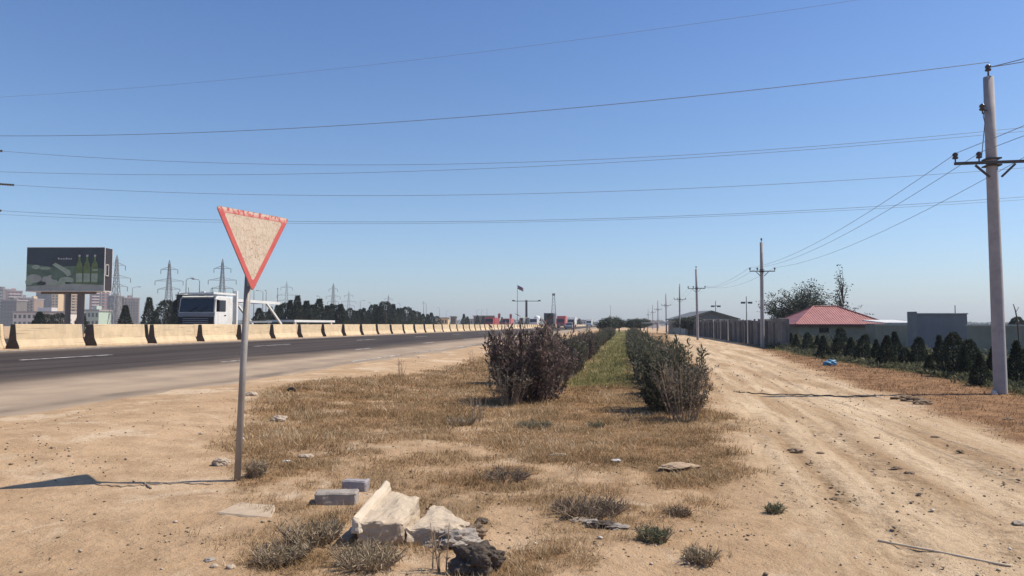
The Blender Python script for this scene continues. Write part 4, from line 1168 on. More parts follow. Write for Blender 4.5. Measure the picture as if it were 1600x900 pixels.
fl_cream = mat('flat_cream', (.62, .45, .24), .9, .1, .2); fl_dark = mat('flat_grey', (.15, .125, .10), .9, .15, .2); fl_red = mat('flat_red', (.36, .17, .14), .9, .1, .2); fl_white = mat('flat_white', (.60, .55, .50), .9, .08, .2)
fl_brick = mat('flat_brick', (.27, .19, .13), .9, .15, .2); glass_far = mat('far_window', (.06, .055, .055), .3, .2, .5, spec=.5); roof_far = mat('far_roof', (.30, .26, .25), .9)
def flats(px0, px1, topy, d, wallmat, sidemat, balmat, label, nf, nc, side=.35):
    xl = at(px0, 500, d)[0]; xr = at(px1, 500, d)[0]; zt = at(px0, topy, d)[2]
    w = xr - xl; dep = 14; turn = 0
    if wallmat in (fl_cream, fl_red, fl_white, fl_brick) and nf > 4 and w > 8:
        turn = R(46); full = w; w = .62 * full / math.cos(turn); dep = .38 * full / math.sin(turn); xl += .38 * full
    root = empty('apartment_block', (xl, d, 0), turn)
    tag(root, label, 'apartment block', 'apartment blocks behind the billboard')
    b = MB(); b.box(0, w, 0, dep, -1, zt); b.build('wall', wallmat, root)
    b = MB(); b.box(-.6, w + .6, -.6, dep + .6, zt + .02, zt + 1.0); rf = b.build('roof', roof_far, root)
    b = MB(); b.box(w * .35, w * .6, dep * .3, dep * .7, zt + 1.02, zt + 3.2); b.build('lift_house', wallmat, rf)
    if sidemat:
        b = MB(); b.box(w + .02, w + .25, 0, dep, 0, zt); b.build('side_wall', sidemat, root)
    fh = zt / nf; wm = MB(); wm.box(-w / nc * .27, w / nc * .27, -.12, -.02, .25 * fh, .75 * fh); wo = wm.build('window', glass_far, root, (w / nc * .5, 0, 0)); wme = wo.data
    for i in range(nf):
        for j in range(nc):
            if i == 0 and j == 0: continue
            c = wo.copy(); COL.objects.link(c); c.parent = root; c.location = (w / nc * (j + .5), 0, i * fh)
    if balmat:
        bm_ = MB(); bm_.box(w * .08, w * .92, -1.3, -.13, -.05 * fh, .22 * fh); bo = bm_.build('balcony', balmat, root, (0, 0, fh))
        for i in range(2, nf):
            c = bo.copy(); COL.objects.link(c); c.parent = root; c.location = (0, 0, i * fh)
for args in ((-12, 3, 452, 830, fl_dark, None, fl_white, 'grey apartment block cut by the left edge of the photo', 12, 3),
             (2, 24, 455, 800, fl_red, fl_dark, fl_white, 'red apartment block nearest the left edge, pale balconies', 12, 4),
             (25, 40, 466, 700, fl_brick, None, fl_dark, 'brown block with a dark front right of the red one', 10, 3),
             (0, 25, 470, 640, fl_dark, None, None, 'low dark grey block in front of the red one', 7, 5),
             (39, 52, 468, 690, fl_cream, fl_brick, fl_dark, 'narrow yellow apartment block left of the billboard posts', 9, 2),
             (55, 79, 455, 800, fl_dark, None, fl_dark, 'dark grey striped apartment block under the billboard', 12, 4),  # shaded side of the cream flats, its shade put into the wall colour
             (80, 90, 456, 790, fl_cream, None, None, 'narrow plain cream tower joining the dark striped block', 12, 2),
             (91, 121, 456, 800, fl_cream, None, fl_cream, 'cream apartment block with many balconies behind the billboard posts', 12, 4),
             (136, 150, 454, 800, fl_red, None, fl_white, 'red and white apartment block right of the billboard posts', 12, 2),
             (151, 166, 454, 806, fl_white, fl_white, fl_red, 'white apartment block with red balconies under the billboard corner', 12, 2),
             (167, 182, 463, 740, fl_dark, None, None, 'dark unfinished looking block right of the billboard', 11, 3),
             (183, 209, 466, 750, fl_brick, None, fl_dark, 'brick coloured block, rightmost of the flats', 10, 4),
             (20, 108, 489, 420, fl_white, None, None, 'long low pale building in front of the flats', 2, 12),
             (130, 154, 486, 450, mat('pale_green_wall', (.40, .48, .38), .9), None, None, 'low pale green building below the red and white flats', 2, 4)):
    flats(*args)
for i, (px, ty, v, d) in enumerate(((62, 488, 4, 90), (95, 490, 3, 100), (127, 489, 4, 105), (70, 491, 3, 95))):
    x, y, zt = at(px, ty, d); z0 = gz1(x, y)
    conifer(x, y, z0, zt - z0, v, ['round dark bush below the left part of the billboard', 'small dark bush left of the billboard posts', 'dark bush at the foot of the thicker billboard post', 'second round dark bush below the left part of the billboard'][i], None, 1.9, 'roadside_bush')

pyl_m = mat('pylon_steel', (.20, .21, .22), .6, .1, 1, metal=.2)
def pylon_mesh():
    Hh = 33.0; w = lambda z: 2.1 * (1 - z / Hh) ** 1.3 + .3
    b = MB()
    zs = [0, 5, 9.5, 13.5, 17, 20, 22.7, 25, 27, 29, 31]
    cr = lambda z: [Vector((sx * w(z), sy * w(z), z)) for sx, sy in ((-1, -1), (1, -1), (1, 1), (-1, 1))]
    for z0, z1 in zip(zs[:-1], zs[1:]):
        A = cr(z0); B = cr(z1)
        for k in range(4):
            b.bar(A[k], B[k], .22); b.bar(A[k], B[(k + 1) % 4], .11); b.bar(A[(k + 1) % 4], B[k], .11); b.bar(B[k], B[(k + 1) % 4], .11)
    for k in range(4): b.bar(cr(31)[k], (0, 0, Hh), .16)
    return b
def pylon(px, topy, d, first, rz, label):
    x, y, zt = at(px, topy, d); z0 = gz1(x, y); sc = (zt - z0) / 33.0
    if first is None:
        root = empty('power_pylon', (x, y, z0), rz, sc)
        pylon_mesh().build('lattice_body', pyl_m, root)
        for z, hw in ((18.6, 5.2), (22.6, 6.6), (28.2, 4.0)):
            b = MB()
            for s in (-1, 1):
                for yy in (-.5, .5): b.bar((s * .5, yy, z), (s * hw, 0, z), .15); b.bar((s * .5, yy, z + 1.2), (s * hw, 0, z), .11)
                b.bar((s * hw * .55, -.2, z), (s * hw * .55, .2, z + .55), .09)
            a = b.build('crossarm', pyl_m, root)
            for s in (-1, 1):
                i_ = MB(); i_.tube([(s * hw, 0, z - .08), (s * hw, 0, z - 2.1)], .13, 6); i_.build('insulator', porc, a)
        o = root
    else:
        o = dup(first); o.location = (x, y, z0); o.rotation_euler.z = rz; o.scale = (sc,) * 3
    return tag(o, label, 'power pylon', 'power pylons along the skyline')
fp = None
for px, ty, d, rz, lab in ((265, 406, 385, .1, 'lattice power pylon standing clear left of the white truck'), (183, 398, 360, 1.0, 'lattice power pylon partly hidden by the billboard'), (348, 404, 378, .05, 'lattice power pylon above the white truck, left of the sign'),
                           (448, 439, 570, .3, 'lattice power pylon first to the right of the yield sign'), (521, 442, 596, .9, 'lattice power pylon second to the right of the yield sign'), (545, 454, 733, .2, 'lattice power pylon third to the right of the yield sign'), (607, 460, 850, .4, 'faint far lattice power pylon above the tallest trees of the row')):
    p = pylon(px, ty, d, fp, rz, lab)
    if fp is None: fp = p

# thin lamp posts beyond the barriers
lamp_m = mat('lamp_post_metal', (.16, .165, .175), .6)
fl_ = None
for i, (px, ty, d) in enumerate(((207, 449, 200), (291, 436, 120), (312, 437, 128), (397, 452, 140), (411, 455, 165), (416, 455, 168), (434, 452, 160), (470, 466, 210), (500, 463, 220), (563, 470, 300), (579, 473, 310), (625, 474, 330), (662, 472, 330), (666, 474, 340), (687, 481, 420), (697, 486, 430), (745, 484, 430), (752, 485, 440), (761, 483, 450), (954, 478, 300))):
    x, y, zt = at(px, ty, d); z0 = gz1(x, y); h = zt - z0
    if fl_ is None:
        root = empty('lamp_post', (x, y, z0), .4, h / 10); fl_ = root
        b = MB(); b.tube([(0, 0, 0), (0, 0, 6), (0, 0, 9.7), (.25, 0, 10), (1.2, 0, 10.15)], [.11, .09, .06, .05, .04], 6); b.build('pole', lamp_m, root)
        b = MB(); b.box(1.1, 1.75, -.14, .14, 10.06, 10.2); b.build('lamp_head', lamp_m, root)
    else:
        root = dup(fl_); root.location = (x, y, z0); root.scale = (h / 10,) * 3; root.rotation_euler.z = random.uniform(0, 6)
    lab = {207: 'thin lamp post above the rightmost brick flats', 291: 'thin lamp post above the left corner of the truck cab', 312: 'thin lamp post above the middle of the truck cab', 397: 'thin lamp post just right of the sign tip', 954: 'thin lamp post above the far end of the road-side hedge'}.get(px, 'thin lamp post over the conifer row, %s to the right of the sign tip' % ORD[max(0, i - 3)])
    tag(root, lab, 'lamp post', 'thin lamp posts beyond the barriers')

# ------------------------------------------------------------------ vehicles
white_p = mat('white_paint', (.72, .70, .66), .35, .06, 2, spec=.5, stain=(.60, .55, .47))
dark_g = mat('cab_glass', (.018, .022, .028), .08, .1, 2, spec=.6)
black_p = mat('black_plastic', (.022, .022, .024), .55); rubber = mat('rubber', (.018, .018, .018), .85)
grey_p = mat('grey_panel', (.22, .23, .25), .5); chrome = mat('bare_steel', (.35, .35, .35), .4, metal=.6)
def wheel(parent, x, y, r=.5, w=.3, name='wheel'):
    b = MB(); b.disc((0, 0, 0), r, 20, 'x', w); wo = b.build(name, rubber, parent, (x, y, r), bevel=.03)
    b = MB(); b.disc((0, 0, 0), r * .56, 16, 'x', w + .03); b.build('rim', grey_p, wo)
    return wo
def transporter():
    # local: +x toward the camera side, +y to the rear of the truck, z up from the road; front bumper at y = 0
    lat0, s0 = 27.35, 44.2
    x, y = RL(lat0, s0); root = empty('car_transporter', (x, y, .57), -A_ROAD)
    tag(root, 'white empty car transporter truck driving behind the barriers', 'truck')
    W = 1.28
    b = MB(); b.prism([(.12, .72), (2.25, .72), (2.25, 2.78), (.42, 2.78), (.2, 2.62), (.06, 1.72), (.04, 1.05)], -W, W, 'x'); cab = b.build('cab', white_p, root, bevel=.05)
    b = MB(); b.mesh([(-W + .1, .02 + .04, 1.74), (W - .1, .06, 1.74), (W - .14, .21, 2.62), (-W + .14, .21, 2.62), (-W + .1, .0 + .1, 1.74), (W - .1, .1, 1.74), (W - .14, .25, 2.62), (-W + .14, .25, 2.62)], [(0, 1, 2, 3), (0, 4, 5, 1), (1, 5, 6, 2), (2, 6, 7, 3), (3, 7, 4, 0), (7, 6, 5, 4)])
    for i in range(len(b.v)): b.v[i] = (b.v[i][0], b.v[i][1] - .06, b.v[i][2])
    ws = b.build('windscreen', dark_g, root)
    b = MB(); b.bar((-.5, -.03, 1.76), (.1, .03, 2.1), .03); b.bar((.2, -.03, 1.76), (.8, .03, 2.1), .03); b.build('wiper', black_p, ws)
    b = MB(); b.box(-W + .03, W - .03, -.06, .1, 1.45, 1.68); b.build('grille_panel', grey_p, root, bevel=.02)
    b = MB(); b.box(-W + .05, W - .05, -.05, .11, .85, 1.42); gr = b.build('grille', black_p, root, bevel=.02)
    b = MB()
    for k in range(4): b.box(-.9, .9, -.07, -.052, .92 + k * .12, .97 + k * .12)
    b.build('grille_slat', grey_p, gr)
    b = MB(); b.box(-W - .02, W + .02, -.12, .3, .38, .82); bp = b.build('bumper', grey_p, root, bevel=.05)
    for s in (-1, 1):
        b = MB(); b.box(s * .95 - .22, s * .95 + .22, -.15, -.1, .52, .72); b.build('headlight', mat('lamp_glass', (.5, .5, .48), .15, spec=.6), bp)
    for s in (-1, 1):
        b = MB(); b.box(s * (W + .002), s * (W + .03), .48, 1.32, 1.78, 2.52); b.build('side_window', dark_g, root, bevel=.01)
        b = MB(); b.box(s * (W + .001), s * (W + .02), .42, 1.45, .95, 1.74); dr = b.build('door', white_p, root, bevel=.01)
        b = MB(); b.box(s * (W + .02), s * (W + .05), 1.15, 1.35, 1.5, 1.56); b.build('handle', black_p, dr)
        b = MB(); b.box(s * (W + .12), s * (W + .34), .0, .12, 1.75, 2.5); b.bar((s * W, .2, 2.55), (s * (W + .25), .06, 2.5), .04); b.build('mirror', black_p, root, bevel=.02)
    b = MB(); b.box(-W, W, -.32, .35, 2.80, 2.86); b.build('sun_visor', black_p, root)
    # frame over the cab and the decks
    b = MB()
    for s in (-1, 1):
        b.bar((s * 1.2, -.1, 2.96), (s * 1.2, 2.9, 2.96), .12, .12); 
    for yy in (0, .9, 1.8, 2.7): b.bar((-1.2, yy, 2.95), (1.2, yy, 2.95), .08)
    b.build('cab_deck', white_p, root)
    for s in (-1, 1):
        b = MB(); b.bar((s * 1.2, 2.75, .6), (s * 1.2, 2.75, 3.2), .26, .2); b.build('front_post', white_p, root)
    b = MB(); b.box(-.45, .45, .5, 11.0, .62, .9); b.box(-1.1, 1.1, 2.9, 3.3, .9, 1.1); ch = b.build('chassis', black_p, root)
    b = MB()
    for s in (-1, 1): b.bar((s * 1.15, 2.9, 2.58), (s * 1.15, 9.3, 2.55), .14, .2)
    for k in range(7): b.bar((-1.15, 3.2 + k, 2.56), (1.15, 3.2 + k, 2.56), .1)
    b.build('upper_deck', white_p, root)
    for s in (-1, 1):
        b = MB(); b.bar((s * 1.18, 7.2, 2.5), (s * 1.18, 9.6, .95), .13, .16); b.build('ramp_strut', white_p, root)
        b = MB(); b.bar((s * 1.18, 2.9, 1.10), (s * 1.18, 8.0, 1.14), .1, .14); b.build('lower_rail', chrome, root)
    b = MB(); b.box(-1.2, 1.2, 11.9, 20.3, 1.12, 1.30); b.build('rear_deck', white_p, root)
    for q in (12.2, 19.6):
        for s in (-1, 1):
            b = MB(); b.bar((s * 1.1, q, .5), (s * 1.1, q, 1.12), .16); b.build('deck_leg', white_p, root)
    b = MB(); b.box(-.4, .4, 10.8, 20.0, .62, .85); b.build('trailer_frame', black_p, root)
    for s in (-1, 1):
        for q in (1.3, 7.6, 8.7, 15.6, 16.8): wheel(root, s * 1.08, q, .48, .3)
    for s in (-1, 1):
        b = MB(); b.tube([(s * .85, .5, 2.8), (s * .85, .45, 3.35)], .015, 5); b.build('antenna', black_p, root)
transporter()

def lorry(px, d, lat, boxmat, cabmat, label, facing, h=3.4, L_=9, group='far vehicles on the highway', tank=False):
    x, y, z = at(px, 505, d); root = empty('lorry', (x, y, .55), -A_ROAD + (0 if facing else math.pi))
    tag(root, label, 'lorry', group)
    b = MB(); b.prism([(0, .6), (2.1, .6), (2.1, 2.7), (.35, 2.7), (.05, 1.6)], -1.2, 1.2, 'x'); b.build('cab', cabmat, root, bevel=.05)
    b = MB(); b.mesh([(-1.05, -.01, 1.65), (1.05, -.01, 1.65), (1.0, .25, 2.55), (-1.0, .25, 2.55)], [(0, 1, 2, 3)]); b.build('windscreen', dark_g, root)
    if tank:
        b = MB(); b.tube([(0, 2.5, 2.0), (0, L_, 2.0)], 1.15, 16); b.build('tank', boxmat, root)
    else:
        b = MB(); b.box(-1.25, 1.25, 2.4, L_, .95, h); b.build('cargo_box', boxmat, root, bevel=.03)
    b = MB(); b.box(-1.15, 1.15, -.08, .2, .4, .9); b.build('bumper', grey_p, root)
    for s in (-1, 1):
        for q in (1.0, L_ - 2.2, L_ - 1): wheel(root, s * 1.0, q, .48, .3)
red_p = mat('red_paint', (.42, .06, .055), .45, .1, 2, spec=.5); pinkred = mat('faded_red_paint', (.50, .14, .13), .5, .1, 2)
greybox = mat('dark_tarpaulin', (.055, .062, .068), .7)
lorry(764, 205, 0, red_p, red_p, 'dark red lorry, leftmost of the distant red vehicles', True, 2.9)
lorry(790, 225, 0, pinkred, pinkred, 'faded red lorry left of the flagpole', True, 2.8)
lorry(862, 200, 0, greybox, pinkred, 'distant lorry with a tall dark grey box', False, 3.9, 8)
lorry(876, 210, 0, pinkred, red_p, 'distant lorry with a pinkish red body beside the dark grey one', True, 3.4, 8)
lorry(892, 235, 0, white_p, white_p, 'white lorry above the silver car', True, 3.3)
lorry(920, 330, 0, white_p, white_p, 'small white lorry at the far right end of the barriers', True, 3.3)
lorry(833, 215, 0, white_p, white_p, 'white van-like lorry left of the white silo', True, 2.3, 6)
def car():
    d = 172; x, y, _ = at(888.5, 514, d); lat, s = lat_s(x, y); z = float(roadz(min(23, max(8.5, float(lat)))))
    root = empty('silver_car', (x, y, z + .01), -A_ROAD)
    tag(root, 'silver car driving away along the highway', 'car')
    sil = mat('silver_paint', (.32, .33, .34), .3, .05, 2, metal=.4, spec=.5)
    b = MB(); b.prism([(0, .3), (0, .95), (.15, 1.02), (.9, 1.05), (2.9, 1.0), (4.2, .82), (4.4, .6), (4.4, .3)], -.87, .87, 'x'); b.build('body', sil, root, bevel=.06)
    b = MB(); b.prism([(.25, 1.0), (.75, 1.48), (2.3, 1.5), (3.2, 1.0)], -.74, .74, 'x'); cb = b.build('cabin', dark_g, root, bevel=.05)
    b = MB(); b.box(-.66, .66, .8, 2.25, 1.485, 1.52); b.build('roof', sil, cb)
    for s_ in (-1, 1):
        b = MB(); b.box(s_ * .72 - .13, s_ * .72 + .13, -.03, .02, .72, .9); b.build('tail_light', mat('tail_red', (.4, .02, .02), .3), root)
        for q in (.8, 3.5): wheel(root, s_ * .8, q, .32, .2)
    b = MB(); b.box(-.85, .85, -.06, .1, .3, .5); b.build('bumper', black_p, root)
car()

# ------------------------------------------------------------------ far mid skyline
def flag():
    x, y, zt = at(808.5, 445, 250); z0 = gz1(x, y); h = zt - z0
    root = empty('flagpole', (x, y, z0)); b = MB(); b.tube([(0, 0, 0), (0, 0, h)], [.14, .08], 8); b.build('pole', mat('pole_grey', (.3, .31, .33), .5), root)
    f = []; cols = [mat('flag_blue', (.03, .12, .28), .8), mat('flag_red', (.35, .04, .05), .8), mat('flag_green', (.03, .16, .08), .8)]
    for k in range(3):
        b = MB(); n = 8
        vs = []
        for i in range(n + 1):
            u = i / n
            for j in (k, k + 1):
                vs.append((.1 + u * 1.9, .18 * math.sin(u * 7), h - .1 - j * .42 - u * 1.0))
        b.mesh(vs, [(2 * i, 2 * i + 2, 2 * i + 3, 2 * i + 1) for i in range(n)]); f.append(b.build('flag_band', cols[k], root))
    tag(root, 'tall flagpole with a drooping dark tricolour flag', 'flagpole')
flag()
def tlamp():
    x, y, zt = at(822.5, 469, 200); z0 = gz1(x, y); h = zt - z0
    root = empty('twin_arm_mast', (x, y, z0))
    b = MB(); b.tube([(0, 0, 0), (0, 0, h)], [.34, .3], 10); b.build('pole', steel, root)
    b = MB(); b.bar((-3.6, 0, h - .25), (3.6, 0, h - .25), .16); b.build('crossarm', steel, root)
    for s in (-1, 1):
        b = MB(); b.prism([(-.45, 0), (.45, 0), (.2, .35), (-.2, .35)], -.25, .25, 'y')
        for i in range(len(b.v)): b.v[i] = (b.v[i][0] + s * 3.5, b.v[i][1], b.v[i][2] + h - .3)
        b.build('lamp_head', steel, root)
    tag(root, 'thick dark mast with a wide T-shaped arm and end lamps', 'mast')
tlamp()
def lattice():
    x, y, zt = at(865, 459, 400); z0 = gz1(x, y); h = zt - z0
    root = empty('lattice_mast', (x, y, z0)); b = MB(); w = lambda z: 1.1 * (1 - z / h) + .45
    n = 10
    for k in range(n):
        z0_, z1_ = h * k / n, h * (k + 1) / n
        for i in range(4):
            c = [(-1, -1), (1, -1), (1, 1), (-1, 1)]; a_, b_ = c[i], c[(i + 1) % 4]
            b.bar((a_[0] * w(z0_), a_[1] * w(z0_), z0_), (a_[0] * w(z1_), a_[1] * w(z1_), z1_), .18); b.bar((a_[0] * w(z0_), a_[1] * w(z0_), z0_), (b_[0] * w(z1_), b_[1] * w(z1_), z1_), .1)
    b.build('lattice_body', pyl_m, root)
    b = MB(); b.box(-.8, .8, -.8, .8, h - 1, h + .2); b.build('antenna_head', pyl_m, root)
    tag(root, 'slim lattice mast behind the dark box lorry', 'mast')
lattice()
def silo():
    x, y, zt = at(839.5, 493, 260); root = empty('white_silo', (x, y, 0)); h = zt
    prof = [(1.15, 0), (1.15, h - 1.0), (1.0, h - .5), (.6, h - .12), (0.02, h)]
    b = MB(); n = 16
    vs = [(r * math.cos(6.2832 * k / n), r * math.sin(6.2832 * k / n), z) for r, z in prof for k in range(n)]
    b.mesh(vs, [(i * n + k, i * n + (k + 1) % n, (i + 1) * n + (k + 1) % n, (i + 1) * n + k) for i in range(len(prof) - 1) for k in range(n)])
    b.build('tank_shell', white_p, root, sm=True)
    b = MB(); b.bar((-1.2, -.1, 0), (-1.2, -.1, h - .8), .08); b.bar((-1.2, .3, 0), (-1.2, .3, h - .8), .08); b.build('ladder', steel, root)
    tag(root, 'white dome-topped silo among the distant vehicles', 'silo')
silo()
for i, (px, ty, d) in enumerate(((780, 489, 210), (798, 490, 215))):
    x, y, zt = at(px, ty, d); root = empty('banner_post', (x, y, .3)); b = MB(); b.tube([(0, 0, 0), (0, 0, zt - .3)], .12, 8); b.build('pole', pinkred, root)
    b = MB(); b.box(-.35, .35, -.05, .05, zt - 1.7, zt - .5); b.build('banner', pinkred, root)
    tag(root, ['pinkish red banner post between the two red lorries', 'pinkish red banner post just left of the flagpole'][i], 'post', 'banner posts')
x, y, z = G(926, 516); b = MB(); b.tube([(0, 0, 0), (0, 0, 1.4)], .14, 8); b.tube([(0, 0, 1.4), (0, 0, 1.9)], [.2, .12], 8)
tag(b.build('marker_post', mat('rusty_post', (.16, .08, .06), .8), None, (*RL(8.6, 128), .2)), 'short rusty marker post at the far road edge', 'post')
def lowbuilding(px0, px1, topy, d, m, label):
    xl = at(px0, topy, d)[0]; xr, _, zt = at(px1, topy, d)
    root = empty('low_building', (xl, d, 0)); w = xr - xl
    b = MB(); b.box(0, w, 0, 8, -.5, zt - .4); b.build('wall', m, root)
    b = MB(); b.box(-.4, w + .4, -.4, 8.4, zt - .38, zt); b.build('roof', roof_far, root)
    for k in range(3):
        b = MB(); b.box(w * (.15 + .28 * k), w * (.15 + .28 * k) + w * .15, -.06, -.01, zt * .45, zt * .75); b.build('window', glass_far, root)
    tag(root, label, 'building', 'low buildings on the skyline')
lowbuilding(684, 700, 496, 330, fl_cream, 'low cream building where the conifer row thins out')
lowbuilding(704, 712, 494, 340, fl_dark, 'small dark grey block just right of the low cream building')
lowbuilding(730, 744, 498, 360, mat('flat_pale', (.34, .36, .38), .9), 'low pale grey building left of the first red lorry')
lowbuilding(740, 772, 493, 330, fl_dark, 'long dark hall behind the first red lorry')
lowbuilding(902, 916, 500, 480, fl_white, 'low whitish building right of the white lorry')
lowbuilding(1004, 1030, 501, 420, fl_white, 'far low whitish building at the end of the pole line')

# distant wood on the horizon
rng = np.random.default_rng(90)
n = 30000; pxs = rng.uniform(-300, 1900, n)
base = 1.0 + 5.5 * fbm(pxs / 26.0, pxs * 0, 91, 4) ** 1.6 * 2
dd = rng.uniform(900, 1000, n)
C = np.stack([(pxs - 800) / F * dd, dd, rng.random(n) ** .8 * base], 1)
V, Fc, ti = leaves(C, rng.normal(size=(n, 3)) + [0, 0, .7], rng.uniform(1.2, 2.6, n), rng.uniform(.9, 1.6, n), rng.random(n), rng)
o = link('distant_wood', npmesh('distant_wood', V, Fc, ti), con_m); tag(o, 'dark low line of distant trees along the horizon', 'trees', kind='stuff')

# ------------------------------------------------------------------ rubble and small things
conc = mat('broken_concrete', (.46, .37, .27), .95, .16, 7, bump=.6, bscale=45, stain=(.34, .25, .17))
conc_d = mat('old_concrete', (.30, .26, .22), .95, .2, 9, bump=.6, bscale=45)
def rough(bm, amp, freq, seed):
    for v in bm.verts:
        q = v.co * freq + Vector((seed * 7.3, seed * 1.7, 0))
        v.co += mnoise.noise_vector(q) * amp + mnoise.noise_vector(q * 3.1) * amp * .55 + mnoise.noise_vector(q * 8) * amp * .25
def hexa(name, P8, m, label, cat, amp=.012, seed=1, cuts=7, extra=None, group=None):
    """a broken slab from its eight corners (bottom 4, top 4) in world metres"""
    o0 = Vector((sum(p[0] for p in P8) / 8, sum(p[1] for p in P8) / 8, 0)); o0.z = gz1(o0.x, o0.y)
    bm = bmesh.new()
    vs = [bm.verts.new(Vector(p) + Vector((0, 0, o0.z)) - o0) for p in P8]
    for f in ((3, 2, 1, 0), (4, 5, 6, 7), (0, 1, 5, 4), (1, 2, 6, 5), (2, 3, 7, 6), (3, 0, 4, 7)): bm.faces.new([vs[i] for i in f])
    bmesh.ops.bevel(bm, geom=bm.edges[:], offset=.012, segments=1, affect='EDGES')
    bmesh.ops.subdivide_edges(bm, edges=bm.edges[:], cuts=cuts, use_grid_fill=True)
    rough(bm, amp, 9, seed)
    bmesh.ops.recalc_face_normals(bm, faces=bm.faces)
    me = bpy.data.meshes.new(name); bm.to_mesh(me); bm.free()
    o = link(name, me, m, None, o0)
    return tag(o, label, cat, group)
def block_at(px0, px1, pyb, h, dep, rz, m, name, label, seed, tilt=0):
    a = G(px0, pyb); b_ = G(px1, pyb); w = b_[0] - a[0]; c = ((a[0] + b_[0]) / 2, a[1] + dep / 2)
    P = []
    for z in (-.03, h):
        for sx, sy in ((-1, -1), (1, -1), (1, 1), (-1, 1)):
            x_ = sx * w / 2; y_ = sy * dep / 2
            P.append((c[0] + x_ * math.cos(rz) - y_ * math.sin(rz), c[1] + x_ * math.sin(rz) + y_ * math.cos(rz), z + (tilt * sx if z > 0 else 0)))
    return hexa(name, P, m, label, 'rubble', .008, seed, 5)
hexa('broken_slab', [(-1.05, 5.09, -.03), (-.745, 5.13, -.03), (-.69, 5.62, .0), (-.93, 5.66, .0), (-1.07, 5.06, .175), (-.755, 5.10, .15), (-.70, 5.60, .22), (-.95, 5.63, .265)], conc, 'largest broken concrete slab, tilted up with a raised rim on its left side', 'rubble', .019, 3, 11)
slab = bpy.data.objects['broken_slab']
bm = bmesh.new()
rim = [(-1.10, 5.05, .10), (-1.01, 5.05, .10), (-.91, 5.68, .22), (-.985, 5.68, .2), (-1.085, 5.07, .20), (-1.03, 5.07, .185), (-.925, 5.66, .315), (-.965, 5.66, .335)]
vs = [bm.verts.new(Vector(p) - Vector((slab.location.x, slab.location.y, 0))) for p in rim]
for f in ((3, 2, 1, 0), (4, 5, 6, 7), (0, 1, 5, 4), (1, 2, 6, 5), (2, 3, 7, 6), (3, 0, 4, 7)): bm.faces.new([vs[i] for i in f])
bmesh.ops.bevel(bm, geom=bm.edges[:], offset=.012, segments=1, affect='EDGES'); bmesh.ops.subdivide_edges(bm, edges=bm.edges[:], cuts=5, use_grid_fill=True); rough(bm, .014, 11, 8)
bmesh.ops.recalc_face_normals(bm, faces=bm.faces)
me = bpy.data.meshes.new('raised_rim'); bm.to_mesh(me); bm.free(); link('raised_rim', me, mat('pale_concrete', (.53, .44, .33), .95, .1, 7, bump=.4), slab)
hexa('broken_slab', [(-.74, 5.13, -.03), (-.33, 5.10, -.03), (-.27, 5.42, -.03), (-.62, 5.62, -.03), (-.72, 5.15, .11), (-.42, 5.16, .10), (-.30, 5.38, .09), (-.58, 5.58, .16)], conc, 'lower broken concrete slab lying right of the largest slab', 'rubble', .024, 5, 10)
block_at(490, 556, 789, .10, .17, .1, conc_d, 'concrete_block', 'small broken concrete block in front of the brick, left of the slabs', 11)
block_at(534, 574, 768, .09, .12, -.12, mat('grey_brick', (.30, .27, .27), .9, .1, 10, bump=.3), 'grey_brick', 'small grey brick with a clean flat side behind the concrete block', 12)
hexa('sunken_plank', [(-1.16, 5.12, -.02), (-1.11, 5.08, -.02), (-.98, 5.5, -.02), (-1.05, 5.5, -.02), (-1.19, 5.14, .035), (-1.12, 5.1, .045), (-.99, 5.5, .10), (-1.06, 5.5, .09)], mat('grey_board', (.30, .24, .17), .9, .2, 12), 'weathered board leaning along the left side of the largest slab', 'board', .004, 14, 3)
def rock(px, py, rx, ry, rz_, m, name, label, cat='stone', seed=1, amp=.25, sub=4, sink=.3, group=None, freq=1.4):
    x, y, z = G(px, py)
    bm = bmesh.new(); bmesh.ops.create_icosphere(bm, subdivisions=sub, radius=1)
    for v in bm.verts:
        q = v.co.copy() * freq + Vector((seed * 3.1, seed * 5.7, seed))
        k = 1 + mnoise.noise(q) * amp * 1.6 + mnoise.noise(q * 2.7) * amp * .7 + mnoise.noise(q * 7) * amp * .25
        v.co = Vector((v.co.x * rx * k, v.co.y * ry * k, v.co.z * rz_ * k + rz_ * (1 - sink * 2)))
    me = bpy.data.meshes.new(name); bm.to_mesh(me); bm.free()
    o = link(name, me, m, None, (x, y, z), random.uniform(0, .4))
    return tag(o, label, cat, group)
stone_m = mat('pale_stone', (.40, .32, .24), .95, .2, 14, bump=.5, bscale=60); dark_clod = mat('burnt_clod', (.085, .065, .05), .95, .45, 16, bump=.9, bscale=60); clod = mat('earth_clod', (.22, .155, .10), .95, .3, 20, bump=.8, bscale=60)
rock(746, 893, .15, .12, .10, dark_clod, 'dark_clod', 'dark charred lump of rubble at the bottom centre', 'rubble', 3, .26, 5, .2, freq=1.6)
rock(706, 852, .16, .10, .07, conc_d, 'rubble_chunk', 'rounded rubble chunk under the front of the lower slab', 'rubble', 4, .4, 5)
rock(735, 838, .09, .08, .06, clod, 'rubble_chunk', 'crumbly earth chunk right of the lower slab front', 'rubble', 5, .45, 5)
rock(648, 848, .12, .05, .035, conc_d, 'rubble_chunk', 'thin flat rubble piece between the slab fronts', 'rubble', 6, .3, 4)
rock(752, 817, .05, .05, .02, dark_clod, 'dark_clod', 'small black clod right of the lower slab', 'rubble', 7, .4, 4)
rock(346, 727, .09, .075, .06, stone_m, 'stone', 'pale rounded stone left of the sign pole foot', seed=8, amp=.25)
rock(478, 714, .085, .07, .022, stone_m, 'flat_stone', 'pale flat stone in dry grass right of the sign pole', seed=9, amp=.2)
